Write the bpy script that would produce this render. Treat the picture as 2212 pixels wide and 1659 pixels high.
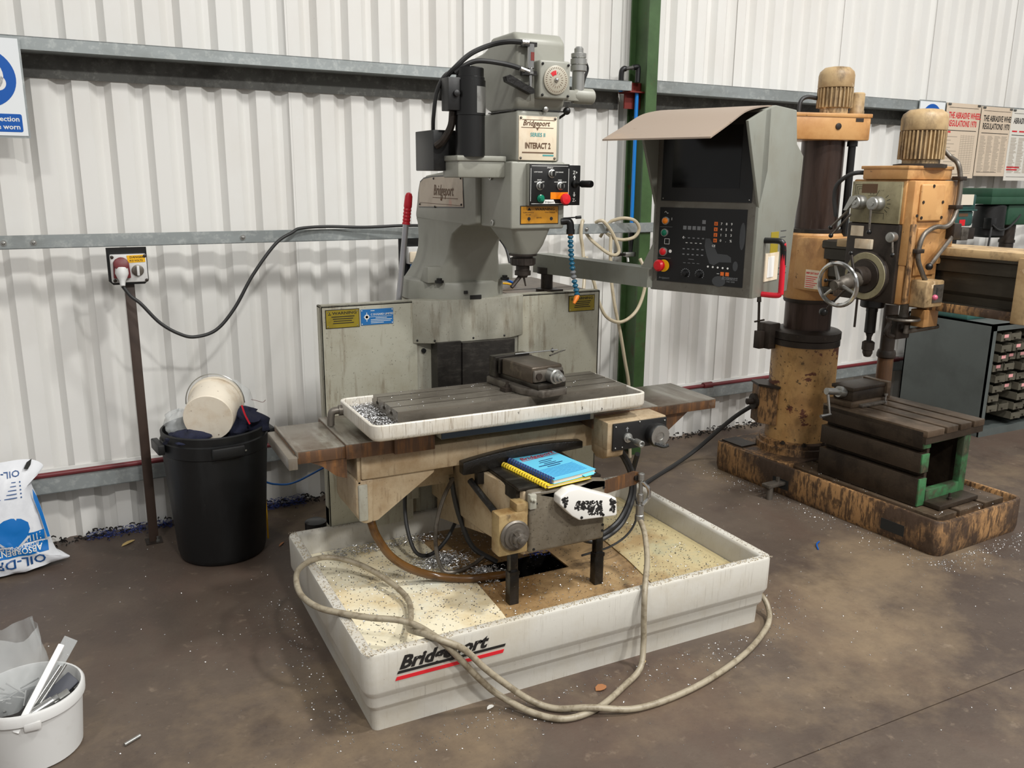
import bpy, bmesh, math, random
from mathutils import Vector, Matrix
random.seed(7)
for o in list(bpy.data.objects): bpy.data.objects.remove(o)
SC = bpy.context.scene
COL = SC.collection
PI = math.pi
R = math.radians

# ------------------------------------------------------------------ camera, world, lamps, exposure
yaw, pit, rol = R(26.95), R(-13.55), R(0.49)
fw = Vector((math.sin(yaw)*math.cos(pit), math.cos(yaw)*math.cos(pit), math.sin(pit)))
rt = Vector((math.cos(yaw), -math.sin(yaw), 0)); up = rt.cross(fw)
r2 = math.cos(rol)*rt + math.sin(rol)*up; u2 = -math.sin(rol)*rt + math.cos(rol)*up
cam = bpy.data.objects.new('camera', bpy.data.cameras.new('camera')); COL.objects.link(cam)
cm = Matrix((r2, u2, -fw)).transposed().to_4x4(); cm.translation = (0, 0, 1.86)
cam.matrix_world = cm
cam.data.sensor_width = 36; cam.data.lens = 1840/2212*36; cam.data.clip_start = .05
SC.camera = cam
w = bpy.data.worlds.new('hall'); SC.world = w; w.use_nodes = True
w.node_tree.nodes['Background'].inputs[0].default_value = (1.0, .985, .965, 1)
w.node_tree.nodes['Background'].inputs[1].default_value = .66
def lamp(x, y, z, size, power, col=(1, .985, .955)):          # unseen high-bay lamps: key read off shadows, front pair added as lower-wall fill
    d = bpy.data.lights.new('unseen_hall_lamp', 'AREA'); d.shape = 'DISK'; d.size = size; d.energy = power; d.color = col
    o = bpy.data.objects.new('unseen_hall_lamp', d); COL.objects.link(o); o.location = (x, y, z); return o
lamp(3.5, .7, 6.2, .6, 400); lamp(-1.8, .2, 6.2, .6, 150); lamp(1.0, -3.2, 6.2, .6, 540)
lamp(7.6, .3, 6.2, .6, 230); lamp(5.0, -3.6, 6.2, .6, 620)
SC.view_settings.view_transform = 'Standard'; SC.view_settings.look = 'None'
SC.view_settings.gamma = 1; SC.view_settings.use_curve_mapping = False; SC.view_settings.exposure = -0.62

# ------------------------------------------------------------------ materials
def C(r, g, b):
    f = lambda v: (v/255/12.92 if v/255 <= .04045 else ((v/255+.055)/1.055)**2.4)
    return (f(r), f(g), f(b), 1)
MATS = {}
# layer = (colour, scale, low, high, stretch xyz, strength)
def M(name, col, rough=.5, metal=0, layers=(), bump=0, bscale=40, rlayer=None, spec=.5, alpha=1, trans=0, emit=0, coat=0):
    if name in MATS: return MATS[name]
    m = bpy.data.materials.new(name); m.use_nodes = True; MATS[name] = m
    nt = m.node_tree; N = nt.nodes; L = nt.links; b = N['Principled BSDF']
    b.inputs['Base Color'].default_value = col; b.inputs['Roughness'].default_value = rough; b.inputs['Metallic'].default_value = metal
    b.inputs['Specular IOR Level'].default_value = spec
    if alpha < 1: b.inputs['Alpha'].default_value = alpha
    if trans: b.inputs['Transmission Weight'].default_value = trans
    if coat: b.inputs['Coat Weight'].default_value = coat; b.inputs['Coat Roughness'].default_value = .2
    if emit: b.inputs['Emission Color'].default_value = col; b.inputs['Emission Strength'].default_value = emit
    if layers or bump:
        tc = N.new('ShaderNodeTexCoord'); oi = N.new('ShaderNodeObjectInfo')
        ad = N.new('ShaderNodeVectorMath'); ad.operation = 'MULTIPLY_ADD'
        L.new(oi.outputs['Random'], ad.inputs[0]); ad.inputs[1].default_value = (37, 53, 29); L.new(tc.outputs['Object'], ad.inputs[2])
    prev = None; rprev = None
    for i, ly in enumerate(layers):
        c2, sc, lo, hi, st, k = ly[:6]
        mp = N.new('ShaderNodeMapping'); mp.inputs['Scale'].default_value = st; L.new(ad.outputs[0], mp.inputs[0])
        no = N.new('ShaderNodeTexNoise'); no.inputs['Scale'].default_value = sc; no.inputs['Detail'].default_value = 7; no.inputs['Roughness'].default_value = .66
        L.new(mp.outputs[0], no.inputs['Vector'])
        mr = N.new('ShaderNodeMapRange'); mr.inputs['From Min'].default_value = lo; mr.inputs['From Max'].default_value = hi; mr.inputs['To Max'].default_value = k
        L.new(no.outputs['Fac'], mr.inputs['Value'])
        fac = mr.outputs[0]
        if len(ly) > 7 and ly[7]:        # confine a stain or rust band to a height (object space of a part): z0 full, z1 none
            sp = N.new('ShaderNodeSeparateXYZ'); L.new(tc.outputs['Object'], sp.inputs[0])
            zr = N.new('ShaderNodeMapRange'); zr.inputs['From Min'].default_value = ly[7][0]; zr.inputs['From Max'].default_value = ly[7][1]
            zr.inputs['To Min'].default_value = 1; zr.inputs['To Max'].default_value = 0; L.new(sp.outputs[2], zr.inputs['Value'])
            mu = N.new('ShaderNodeMath'); mu.operation = 'MULTIPLY'; L.new(fac, mu.inputs[0]); L.new(zr.outputs[0], mu.inputs[1]); fac = mu.outputs[0]
        mx = N.new('ShaderNodeMix'); mx.data_type = 'RGBA'
        L.new(fac, mx.inputs['Factor'])
        if prev: L.new(prev, mx.inputs['A'])
        else: mx.inputs['A'].default_value = col
        mx.inputs['B'].default_value = c2; prev = mx.outputs['Result']
        if len(ly) > 6 and ly[6] is not None:
            rm = N.new('ShaderNodeMix'); L.new(fac, rm.inputs['Factor'])
            if rprev: L.new(rprev, rm.inputs['A'])
            else: rm.inputs['A'].default_value = rough
            rm.inputs['B'].default_value = ly[6]; rprev = rm.outputs['Result']
    if prev: L.new(prev, b.inputs['Base Color'])
    if rprev: L.new(rprev, b.inputs['Roughness'])
    if bump:
        nb = N.new('ShaderNodeTexNoise'); nb.inputs['Scale'].default_value = bscale; nb.inputs['Detail'].default_value = 5
        L.new(ad.outputs[0], nb.inputs['Vector'])
        bp = N.new('ShaderNodeBump'); bp.inputs['Strength'].default_value = bump; bp.inputs['Distance'].default_value = .01
        L.new(nb.outputs['Fac'], bp.inputs['Height']); L.new(bp.outputs[0], b.inputs['Normal'])
    return m
I3 = (1, 1, 1); VS = (9, 9, .8); XS = (.8, 9, 9)
blk = C(18, 18, 18)
M('wall', C(224, 223, 219), .42, layers=[(C(208, 202, 194), 1.3, .45, .75, (1, 1, .6), .5), (C(170, 158, 142), 30, .70, .78, I3, .35)])
M('galv', C(150, 156, 156), .42, .35, [(C(188, 192, 190), 22, .5, .66, I3, .6), (C(104, 106, 100), 4, .5, .72, (.4, 1, 1), .6)])
M('galvdark', C(92, 92, 88), .55, .25, [(C(140, 140, 134), 26, .52, .66, I3, .5), (C(40, 36, 32), 4, .45, .65, I3, .7)])
M('floor', C(92, 80, 69), .60, 0, [(C(66, 55, 48), .55, .40, .60, I3, .9, .5), (C(132, 114, 90), .8, .50, .66, I3, .7, .55), (C(60, 48, 42), 2.7, .55, .70, I3, .55, .42), (C(84, 66, 56), .9, .50, .62, (1.6, .7, 1), .5),
    (C(138, 122, 104), 16, .60, .72, I3, .4), (C(44, 36, 32), 60, .62, .72, I3, .5)], .12, 70)
M('mill', C(160, 158, 145), .45, 0, [(C(138, 134, 118), 5, .42, .68, I3, .7), (C(178, 176, 164), 9, .52, .70, (1, 1, .5), .35), (C(102, 88, 68), 6, .52, .72, (6, 6, .9), .6), (C(70, 60, 46), 130, .62, .68, I3, .8)], .05, 60)
M('millgreen', C(174, 172, 156), .45, 0, [(C(156, 150, 130), 4, .44, .66, I3, .8), (C(104, 86, 62), 5, .53, .70, (6, 6, .8), .65), (C(72, 64, 48), 110, .62, .68, I3, .8)], .05, 60)
M('kneefront', C(112, 104, 90), .42, 0, [(C(86, 76, 60), 5, .42, .62, I3, .8), (C(140, 134, 118), 7, .58, .72, I3, .5), (C(52, 44, 34), 110, .58, .66, I3, .8)], .08, 60)
M('pendfrontshade', C(98, 95, 87), .5, 0, [(C(78, 72, 62), 5, .44, .66, I3, .7), (C(126, 126, 118), 9, .58, .72, I3, .5), (C(52, 46, 38), 90, .62, .70, I3, .7)], .05, 60)  # pendant front: grease plus the visor's shade, both put into the paint colour
M('pend', C(130, 132, 123), .45, 0, [(C(120, 118, 106), 4, .45, .68, I3, .6), (C(84, 74, 60), 9, .60, .76, (3, 3, .8), .4), (C(60, 54, 44), 120, .68, .72, I3, .6)], .03, 60)
M('millhead', C(144, 144, 134), .42, 0, [(C(128, 127, 116), 4, .45, .68, I3, .6), (C(82, 74, 60), 7, .66, .80, (5, 5, .8), .4), (C(70, 62, 50), 150, .69, .73, I3, .5)], .03, 60)
M('tray', C(196, 193, 184), .42, 0, [(C(182, 174, 156), 4, .44, .66, I3, .6), (C(110, 98, 80), 6, .58, .76, (22, 22, .8), .5), (C(72, 62, 48), 120, .67, .71, I3, .7)], .04, 50)
M('trayfloor', C(158, 130, 92), .38, 0, [(C(118, 90, 58), 3.2, .42, .62, I3, .9, .22), (C(176, 156, 116), 5, .54, .70, I3, .7), (C(54, 42, 30), 9, .58, .70, I3, .7), (C(44, 36, 28), 90, .6, .68, I3, .7)], .12, 90)
M('traypale', C(226, 218, 192), .4, 0, [(C(206, 186, 144), 3.5, .46, .64, I3, .8), (C(160, 132, 90), 7, .60, .74, I3, .5), (C(216, 218, 204), 2.4, .54, .66, I3, .8), (C(64, 54, 40), 90, .64, .70, I3, .7)], .08, 80)
M('traygreen', C(184, 170, 130), .4, 0, [(C(150, 122, 80), 3.5, .46, .62, I3, .85), (C(160, 162, 136), 5, .55, .68, I3, .7), (C(58, 48, 34), 80, .60, .68, I3, .8)], .08, 80)
M('tan', C(172, 154, 126), .5, 0, [(C(142, 118, 86), 5, .44, .64, I3, .85), (C(92, 66, 42), 8, .56, .72, (6, 6, .9), .6), (C(56, 44, 32), 130, .62, .68, I3, .75)], .06, 60)
M('boss', C(162, 140, 98), .42, 0, [(C(112, 82, 44), 6, .44, .62, I3, .9), (C(58, 42, 28), 30, .60, .70, I3, .6)], .08, 60)
M('rust', C(92, 68, 50), .45, .25, [(C(134, 92, 54), 5, .48, .66, VS, .9), (C(52, 38, 28), 8, .50, .68, I3, .8), (C(150, 142, 128), 6, .62, .74, I3, .4)], .05, 60)
M('covertop', C(126, 118, 106), .30, .45, [(C(164, 162, 152), 3, .50, .64, (5, .7, 1), .7), (C(86, 66, 50), 5, .50, .68, I3, .7), (C(44, 36, 30), 70, .66, .71, I3, .7)], .03, 60)
M('steel', C(74, 70, 64), .32, .75, [(C(44, 40, 36), 4, .44, .62, (.6, 2, 2), .8), (C(120, 114, 102), 7, .56, .70, (.5, 3, 2), .5), (C(30, 26, 22), 90, .62, .70, I3, .7)], .04, 90)
M('tablesteel', C(126, 120, 110), .27, .45, [(C(88, 81, 72), 4, .44, .62, (.6, 2, 2), .75), (C(150, 144, 132), 7, .56, .72, (.5, 3, 2), .5), (C(40, 34, 28), 90, .62, .70, I3, .7)], .04, 90)
M('gib', C(44, 58, 74), .45)
M('steelbrown', C(66, 56, 46), .40, .45, [(C(40, 32, 26), 5, .42, .62, I3, .8), (C(96, 82, 64), 12, .56, .70, I3, .5), (C(26, 22, 18), 100, .62, .70, I3, .7)], .06, 90)
M('panwhite', C(216, 212, 202), .42, 0, [(C(196, 186, 166), 5, .46, .66, I3, .7), (C(120, 100, 72), 9, .53, .70, (16, 16, .9), .8), (C(46, 38, 30), 22, .66, .69, I3, .9)], .06, 40)
M('ways', C(58, 55, 52), .38, .5, [(C(92, 88, 82), 16, .5, .66, (1, 1, 3), .5), (C(30, 28, 26), 5, .46, .64, I3, .7)], .06, 120)
M('black', C(22, 22, 22), .42, 0, [(C(52, 52, 50), 9, .58, .74, I3, .5), (C(96, 94, 90), 120, .72, .76, I3, .5)], .02, 60)
M('blackgrease', C(20, 18, 16), .3, 0, [(C(60, 54, 46), 14, .58, .70, I3, .6), (C(150, 146, 138), 120, .69, .73, I3, .8)], .15, 90)
M('plastic', C(16, 16, 16), .34)
M('screen', C(6, 7, 8), .12, 0, spec=.35)
M('greyprint', C(118, 120, 122), .6); M('whiteprint', C(226, 226, 222), .55); M('blackprint', C(24, 22, 20), .6); M('redprint', C(206, 28, 40), .5)
M('faint', C(64, 66, 68), .5); M('brownprint', C(92, 66, 44), .6); M('tealprint', C(70, 150, 150), .6); M('tanprint', C(150, 128, 100), .6)
M('inkgrey', C(168, 156, 140), .7)
M('chrome', C(190, 190, 188), .16, .95); M('satin', C(172, 172, 168), .32, .85, [(C(110, 104, 96), 20, .55, .72, I3, .6)])
M('dullsteel', C(112, 106, 98), .42, .6, [(C(60, 52, 44), 14, .48, .66, I3, .8)], .03)
M('dkiron', C(54, 46, 40), .45, .3, [(C(30, 26, 22), 6, .44, .62, I3, .8), (C(90, 78, 66), 20, .60, .72, I3, .5)], .06, 70)
M('yellowplate', C(150, 132, 32), .4, 0, [(C(118, 100, 26), 14, .5, .7, I3, .6)])
M('amberplate', C(186, 128, 22), .4, 0, [(C(140, 92, 20), 14, .5, .7, I3, .6)])
M('blueplate', C(30, 110, 176), .4, 0, [(C(60, 140, 196), 8, .6, .74, I3, .5)])
M('creamplate', C(222, 208, 184), .4, 0, [(C(196, 168, 132), 5, .5, .66, I3, .7), (C(150, 120, 88), 10, .62, .74, VS, .5)])
M('sideplate', C(178, 164, 146), .4, 0, [(C(150, 132, 112), 5, .5, .66, I3, .6), (C(190, 120, 104), 3, .62, .68, (1, 1, .4), .8)])
M('dial', C(166, 160, 144), .4); M('amber', C(240, 130, 10), .25); M('greenlens', C(0, 112, 84), .2); M('redbtn', C(206, 24, 34), .35); M('yellow', C(232, 176, 20), .4)
M('orangekey', C(224, 108, 40), .5); M('cyan', C(100, 190, 220), .55, 0, [(C(70, 150, 180), 3, .60, .72, I3, .7)]); M('paper', C(216, 206, 188), .7, 0, [(C(176, 160, 134), 6, .55, .7, I3, .5)])
M('yellowbook', C(226, 196, 44), .5); M('navycomb', C(30, 52, 104), .4); M('hose', C(152, 142, 122), .45, 0, [(C(112, 100, 80), 25, .48, .62, I3, .8), (C(188, 180, 160), 9, .58, .72, I3, .5)])
M('creamhose', C(186, 174, 148), .42, 0, [(C(140, 124, 96), 9, .58, .72, I3, .7)]); M('brownhose', C(96, 66, 32), .22, 0, [(C(60, 40, 22), 9, .48, .64, I3, .8)]); M('cable', C(40, 40, 40), .5)
M('greensteel', C(64, 92, 52), .5, 0, [(C(44, 66, 34), 3, .42, .62, I3, .7), (C(74, 56, 40), 5, .56, .68, I3, .8, .6, (-1.6, -.6)), (C(92, 30, 26), 4, .62, .68, I3, .5)], .04, 50)
M('bluepipe', C(24, 120, 200), .35); M('redpipe', C(104, 34, 38), .45, 0, [(C(80, 26, 28), 6, .5, .7, I3, .6)]); M('redoxide', C(112, 34, 26), .6)
M('fitting', C(20, 20, 22), .4); M('signwhite', C(226, 230, 232), .35); M('signblue', C(0, 84, 170), .35); M('postpaint', C(62, 48, 40), .5, 0, [(C(44, 34, 30), 5, .5, .68, I3, .6)])
M('bin', C(15, 16, 17), .48, 0, [(C(30, 31, 32), 4, .5, .7, (3, 3, .6), .6), (C(120, 118, 112), 9, .70, .78, (3, 3, .8), .5)], .03, 40)
M('tub', C(228, 218, 200), .5, 0, [(C(190, 160, 120), 4, .52, .70, I3, .6), (C(240, 232, 216), 6, .54, .66, I3, .7), (C(110, 84, 62), 40, .64, .70, I3, .7)])
M('navy', C(26, 30, 54), .9, 0, [(C(14, 16, 30), 12, .45, .65, I3, .7)], .3, 90)
M('clear', C(236, 240, 240), .12, 0, alpha=.26, spec=.6); M('hazefilm', C(214, 218, 218), .25, 0, alpha=.34, spec=.6)
M('sack', C(222, 224, 228), .38, 0, [(C(186, 190, 198), 4, .48, .68, I3, .6)], .08, 14); M('sackblue', C(0, 106, 182), .4); M('sackdark', C(20, 74, 132), .4)
M('bucket', C(208, 208, 206), .42, 0, [(C(178, 172, 166), 4, .5, .7, I3, .5)]); M('whiteplastic', C(228, 228, 226), .4)
M('drill', C(196, 150, 96), .42, 0, [(C(172, 120, 68), 3, .42, .62, I3, .8), (C(124, 82, 46), 3.4, .52, .70, (1.4, 1.4, .9), .75), (C(66, 40, 26), 16, .66, .69, I3, .85), (C(222, 178, 120), 7, .58, .70, I3, .5)], .06, 40)
M('drillchip', C(190, 150, 96), .45, 0, [(C(158, 116, 68), 4, .40, .60, I3, .8), (C(84, 66, 48), 7, .52, .70, (1.4, 1.4, .7), .7), (C(88, 40, 32), 4.2, .585, .595, (1, 1, 1.6), .92), (C(52, 40, 30), 38, .60, .64, I3, .8)], .1, 40)
M('drillbase', C(70, 54, 42), .5, 0, [(C(166, 126, 82), 2.4, .43, .56, (1, 1, .9), .92), (C(62, 46, 34), 26, .47, .56, (2.2, 2.2, .5), .85), (C(52, 38, 28), 9, .56, .64, I3, .75), (C(186, 148, 104), 60, .64, .68, I3, .5)], .15, 40)
M('drillcream', C(182, 156, 116), .48, 0, [(C(142, 114, 78), 6, .44, .64, I3, .85), (C(74, 60, 46), 7, .50, .68, (1.5, 1.5, .8), .85), (C(228, 206, 172), 6, .62, .68, I3, .8)], .08, 40)
M('plateolive', C(150, 142, 112), .42, 0, [(C(112, 104, 78), 6, .44, .66, I3, .8), (C(80, 72, 54), 30, .6, .7, I3, .6)])
M('armsteel', C(66, 62, 54), .38, .4, [(C(44, 40, 34), 3, .45, .65, (2, .5, 2), .8), (C(88, 84, 72), 9, .56, .70, (2, .5, 2), .4)])
M('colsteel', C(70, 56, 50), .3, .5, [(C(44, 34, 30), 4, .45, .65, (4, 4, .5), .8), (C(104, 96, 88), 6, .62, .76, (4, 4, .5), .5)])
M('boxgreen', C(60, 112, 70), .5, 0, [(C(56, 58, 44), 7, .42, .56, I3, .92), (C(96, 88, 66), 14, .58, .68, I3, .7)], .08)
M('castdark', C(62, 52, 42), .42, .3, [(C(34, 27, 21), 6, .44, .62, I3, .8), (C(78, 64, 50), 18, .58, .70, I3, .5)], .1, 90)
M('casttop', C(104, 88, 72), .36, .45, [(C(66, 54, 42), 5, .44, .62, I3, .8), (C(140, 124, 106), 14, .58, .70, I3, .5)], .05, 90)
M('cabinet', C(86, 92, 90), .5, 0, [(C(70, 74, 72), 3, .45, .65, I3, .6)]); M('drawer', C(92, 88, 76), .5, 0, [(C(64, 60, 50), 7, .46, .66, I3, .7)]); M('pinklabel', C(226, 160, 160), .6); M('inside', C(30, 30, 28), .8)
M('teal', C(44, 84, 78), .45, 0, [(C(30, 60, 56), 5, .46, .66, I3, .7), (C(110, 130, 124), 5, .64, .74, I3, .6)]); M('dkgreen', C(40, 76, 56), .45, 0, [(C(28, 54, 40), 4, .46, .66, I3, .6)])
M('poster', C(212, 194, 172), .5, 0, [(C(192, 172, 150), 3, .5, .7, I3, .5)]); M('posterw', C(220, 216, 206), .4)
M('broomred', C(206, 26, 46), .4); M('alu', C(178, 178, 182), .3, .8); M('leaf', C(150, 100, 62), .6); M('card', C(186, 160, 104), .7); M('locblue', C(20, 92, 120), .35); M('locorange', C(236, 130, 30), .4)
M('swarf', C(176, 176, 176), .3, .8); M('swarfblue', C(40, 56, 120), .4, .3); M('swarfdark', C(40, 36, 34), .5, .2); M('pinkknob', C(190, 92, 116), .25); M('white', C(232, 230, 224), .5); M('oilstone', C(64, 66, 74), .6); M('crankwhite', C(226, 224, 218), .4)

# ------------------------------------------------------------------ mesh helpers
FONTS = {}
def glyphs(s, shear=0, bold=0, align='LEFT'):
    k = (s, shear, bold, align)
    if k not in FONTS:
        cu = bpy.data.curves.new('t', 'FONT'); cu.body = s; cu.size = 1; cu.shear = shear; cu.offset = bold; cu.resolution_u = 2; cu.align_x = align
        ob = bpy.data.objects.new('t', cu); COL.objects.link(ob)
        me = bpy.data.meshes.new_from_object(ob)
        FONTS[k] = ([v.co.copy() for v in me.vertices], [tuple(p.vertices) for p in me.polygons])
        bpy.data.objects.remove(ob); bpy.data.meshes.remove(me); bpy.data.curves.remove(cu)
    return FONTS[k]
def V3(*a): return Vector(a[0]) if len(a) == 1 else Vector(a)
def catmull(P, n=8):
    P = [Vector(p) for p in P]
    if len(P) < 3: return P
    Q = [2*P[0]-P[1]] + P + [2*P[-1]-P[-2]]; out = []
    for i in range(1, len(Q)-2):
        a, b, c, d = Q[i-1], Q[i], Q[i+1], Q[i+2]
        for j in range(n):
            t = j/n; out.append(.5*((2*b)+(c-a)*t+(2*a-5*b+4*c-d)*t*t+(3*b-a-3*c+d)*t**3))
    out.append(P[-1]); return out
class MB:
    def __init__(s): s.v = []; s.f = []
    def add(s, vs, fs):
        k = len(s.v); s.v += [Vector(v) for v in vs]; s.f += [tuple(i+k for i in f) for f in fs]; return s
    def box(s, x0, x1, y0, y1, z0, z1, b=0, seg=2):
        if b <= 0:
            return s.add([(x0,y0,z0),(x1,y0,z0),(x1,y1,z0),(x0,y1,z0),(x0,y0,z1),(x1,y0,z1),(x1,y1,z1),(x0,y1,z1)],
                         [(3,2,1,0),(4,5,6,7),(0,1,5,4),(1,2,6,5),(2,3,7,6),(3,0,4,7)])
        bm = bmesh.new(); bmesh.ops.create_cube(bm, size=1)
        for v in bm.verts: v.co = Vector((x0+(v.co.x+.5)*(x1-x0), y0+(v.co.y+.5)*(y1-y0), z0+(v.co.z+.5)*(z1-z0)))
        return s._bm(bm, b, seg)
    def _bm(s, bm, b=0, seg=2):
        if b > 0: bmesh.ops.bevel(bm, geom=list(bm.edges), offset=b, segments=seg, profile=.5, affect='EDGES', clamp_overlap=True)
        bm.verts.ensure_lookup_table(); bm.verts.index_update()
        s.add([v.co for v in bm.verts], [[v.index for v in f.verts] for f in bm.faces]); bm.free(); return s
    def poly(s, pts, d, b=0, seg=2):          # closed planar outline (3-D points) pushed along d
        n = len(pts); d = Vector(d); P = [Vector(p) for p in pts]
        bm = bmesh.new(); A = [bm.verts.new(p) for p in P]; B = [bm.verts.new(p+d) for p in P]
        bm.faces.new(A[::-1]); bm.faces.new(B)
        for i in range(n): bm.faces.new((A[i], A[(i+1) % n], B[(i+1) % n], B[i]))
        bmesh.ops.recalc_face_normals(bm, faces=list(bm.faces))
        return s._bm(bm, b, seg)
    def pxz(s, pts, y0, y1, b=0, seg=2): return s.poly([(x, y0, z) for x, z in pts], (0, y1-y0, 0), b, seg)
    def pyz(s, pts, x0, x1, b=0, seg=2): return s.poly([(x0, y, z) for y, z in pts], (x1-x0, 0, 0), b, seg)
    def pxy(s, pts, z0, z1, b=0, seg=2): return s.poly([(x, y, z0) for x, y in pts], (0, 0, z1-z0), b, seg)
    def lathe(s, o, ax, prof, n=24):          # prof = [(radius, distance along axis)]
        o = Vector(o); ax = Vector(ax).normalized(); t = Vector((0,0,1)) if abs(ax.z) < .9 else Vector((1,0,0))
        e1 = ax.cross(t).normalized(); e2 = ax.cross(e1); vs = []; fs = []
        for r, h in prof:
            for i in range(n):
                a = 2*PI*i/n; vs.append(o+ax*h+(e1*math.cos(a)+e2*math.sin(a))*r)
        m = len(prof)
        for j in range(m-1):
            for i in range(n): fs.append((j*n+i, j*n+(i+1) % n, (j+1)*n+(i+1) % n, (j+1)*n+i))
        if prof[0][0] > 1e-6: fs.append(tuple(range(n))[::-1])
        if prof[-1][0] > 1e-6: fs.append(tuple((m-1)*n+i for i in range(n)))
        return s.add(vs, fs)
    def cyl(s, p0, p1, r, r1=None, n=16):
        p0 = Vector(p0); p1 = Vector(p1); return s.lathe(p0, p1-p0, [(r, 0), (r if r1 is None else r1, (p1-p0).length)], n)
    def ball(s, c, r, n=12, sz=1):
        return s.lathe(Vector(c)-Vector((0,0,r*sz)), (0,0,1), [(max(1e-5, r*math.sin(PI*i/8)), r*sz*(1-math.cos(PI*i/8))) for i in range(9)], n)
    def tube(s, P, r, n=8, k=8, sm=True):
        Q = catmull(P, k) if sm else [Vector(p) for p in P]
        t = (Q[1]-Q[0]).normalized(); a = Vector((0,0,1)) if abs(t.z) < .9 else Vector((1,0,0)); e1 = t.cross(a).normalized(); vs = []; fs = []
        for i, q in enumerate(Q):
            t = (Q[min(i+1, len(Q)-1)]-Q[max(i-1, 0)]).normalized()
            e1 = (e1-t*e1.dot(t)).normalized(); e2 = t.cross(e1); rr = r(i/(len(Q)-1)) if callable(r) else r
            for j in range(n):
                an = 2*PI*j/n; vs.append(q+(e1*math.cos(an)+e2*math.sin(an))*rr)
        for i in range(len(Q)-1):
            for j in range(n): fs.append((i*n+j, i*n+(j+1) % n, (i+1)*n+(j+1) % n, (i+1)*n+j))
        fs.append(tuple(range(n))[::-1]); fs.append(tuple((len(Q)-1)*n+j for j in range(n)))
        return s.add(vs, fs)
    def loft(s, rings, cap0=True, cap1=True, closed=True):
        n = len(rings[0]); vs = [p for r in rings for p in r]; fs = []
        for j in range(len(rings)-1):
            for i in range(n if closed else n-1): fs.append((j*n+i, j*n+(i+1) % n, (j+1)*n+(i+1) % n, (j+1)*n+i))
        if cap0: fs.append(tuple(range(n))[::-1])
        if cap1: fs.append(tuple((len(rings)-1)*n+i for i in range(n)))
        return s.add(vs, fs)
    def text(s, t, o, rx, uy, size, align='LEFT', shear=0, bold=0, sx=1, up=.0006):
        rx = Vector(rx).normalized(); uy = Vector(uy).normalized(); nz = rx.cross(uy); vs, fs = glyphs(t, shear, bold, align); o = Vector(o)
        return s.add([o+rx*(v.x*size*sx)+uy*(v.y*size)+nz*up for v in vs], fs)
    def bar(s, o, rx, uy, x0, x1, y0, y1, t=.0006):   # a flat printed bar with hair thickness
        o = Vector(o); rx = Vector(rx).normalized(); uy = Vector(uy).normalized(); nz = rx.cross(uy)
        q = [o+rx*x+uy*y for x, y in ((x0,y0),(x1,y0),(x1,y1),(x0,y1))]
        return s.add(q+[p+nz*t for p in q], [(4,5,6,7),(0,1,5,4),(1,2,6,5),(2,3,7,6),(3,0,4,7)])
    def disc(s, o, nz, r, t=.0006, n=20, r0=0):
        nz = Vector(nz).normalized()
        if r0: return s.lathe(o, nz, [(r0, t), (r, t), (r, 0)], n)
        return s.lathe(o, nz, [(r, 0), (r, t)], n)
    def xf(s, m):
        s.v = [m @ v for v in s.v]; return s
    def warp(s, fn):
        s.v = [Vector(fn(v)) for v in s.v]; return s
ABS = {}
def props(o, label=None, cat=None, group=None, kind=None):
    if label: o['label'] = label
    if cat: o['category'] = cat
    if group: o['group'] = group
    if kind: o['kind'] = kind
    return o
def root(name, label, cat, frame=(0,0,0), loc=None, rotz=0, group=None, kind=None):
    o = bpy.data.objects.new(name, None); COL.objects.link(o); o.empty_display_size = .1
    o.location = loc if loc is not None else frame; o.rotation_euler = (0, 0, rotz); ABS[o.name] = Vector(frame)
    return props(o, label, cat, group, kind)
def part(name, mb, mat, parent=None, label=None, smooth=38, kind=None, cat=None, group=None, at=None):
    if not mb.v: return None
    if name in ('lettering', 'worn_lettering', 'worn_patch', 'dial_marks', 'pen_marks', 'printed_lines', 'red_lines'): kind = 'stuff'
    lo = Vector([min(v[i] for v in mb.v) for i in range(3)]); hi = Vector([max(v[i] for v in mb.v) for i in range(3)])
    c = Vector(at) if at else (lo+hi)/2
    if not parent and not at: c.z = lo.z
    me = bpy.data.meshes.new(name); me.from_pydata([v-c for v in mb.v], [], mb.f); me.materials.append(MATS[mat])
    if smooth:
        me.shade_smooth(); me.set_sharp_from_angle(angle=R(smooth))
    o = bpy.data.objects.new(name, me); COL.objects.link(o); ABS[o.name] = c
    if parent: o.parent = parent; o.location = c-ABS[parent.name]
    else: o.location = c
    return props(o, label, cat, group, kind)
def clone(o, parent, loc):
    c = o.copy(); COL.objects.link(c); c.parent = parent; c.location = loc; ABS[c.name] = Vector(loc)+(ABS[parent.name] if parent else Vector()); return c
def rrect(x0, x1, y0, y1, r, z, n=5):
    out = []
    for cx, cy, a0 in ((x1-r, y1-r, 0), (x0+r, y1-r, 90), (x0+r, y0+r, 180), (x1-r, y0+r, 270)):
        for i in range(n+1):
            a = R(a0+90*i/n); out.append((cx+r*math.cos(a), cy+r*math.sin(a), z))
    return out
X, Y, Z = Vector((1,0,0)), Vector((0,1,0)), Vector((0,0,1))

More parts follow.
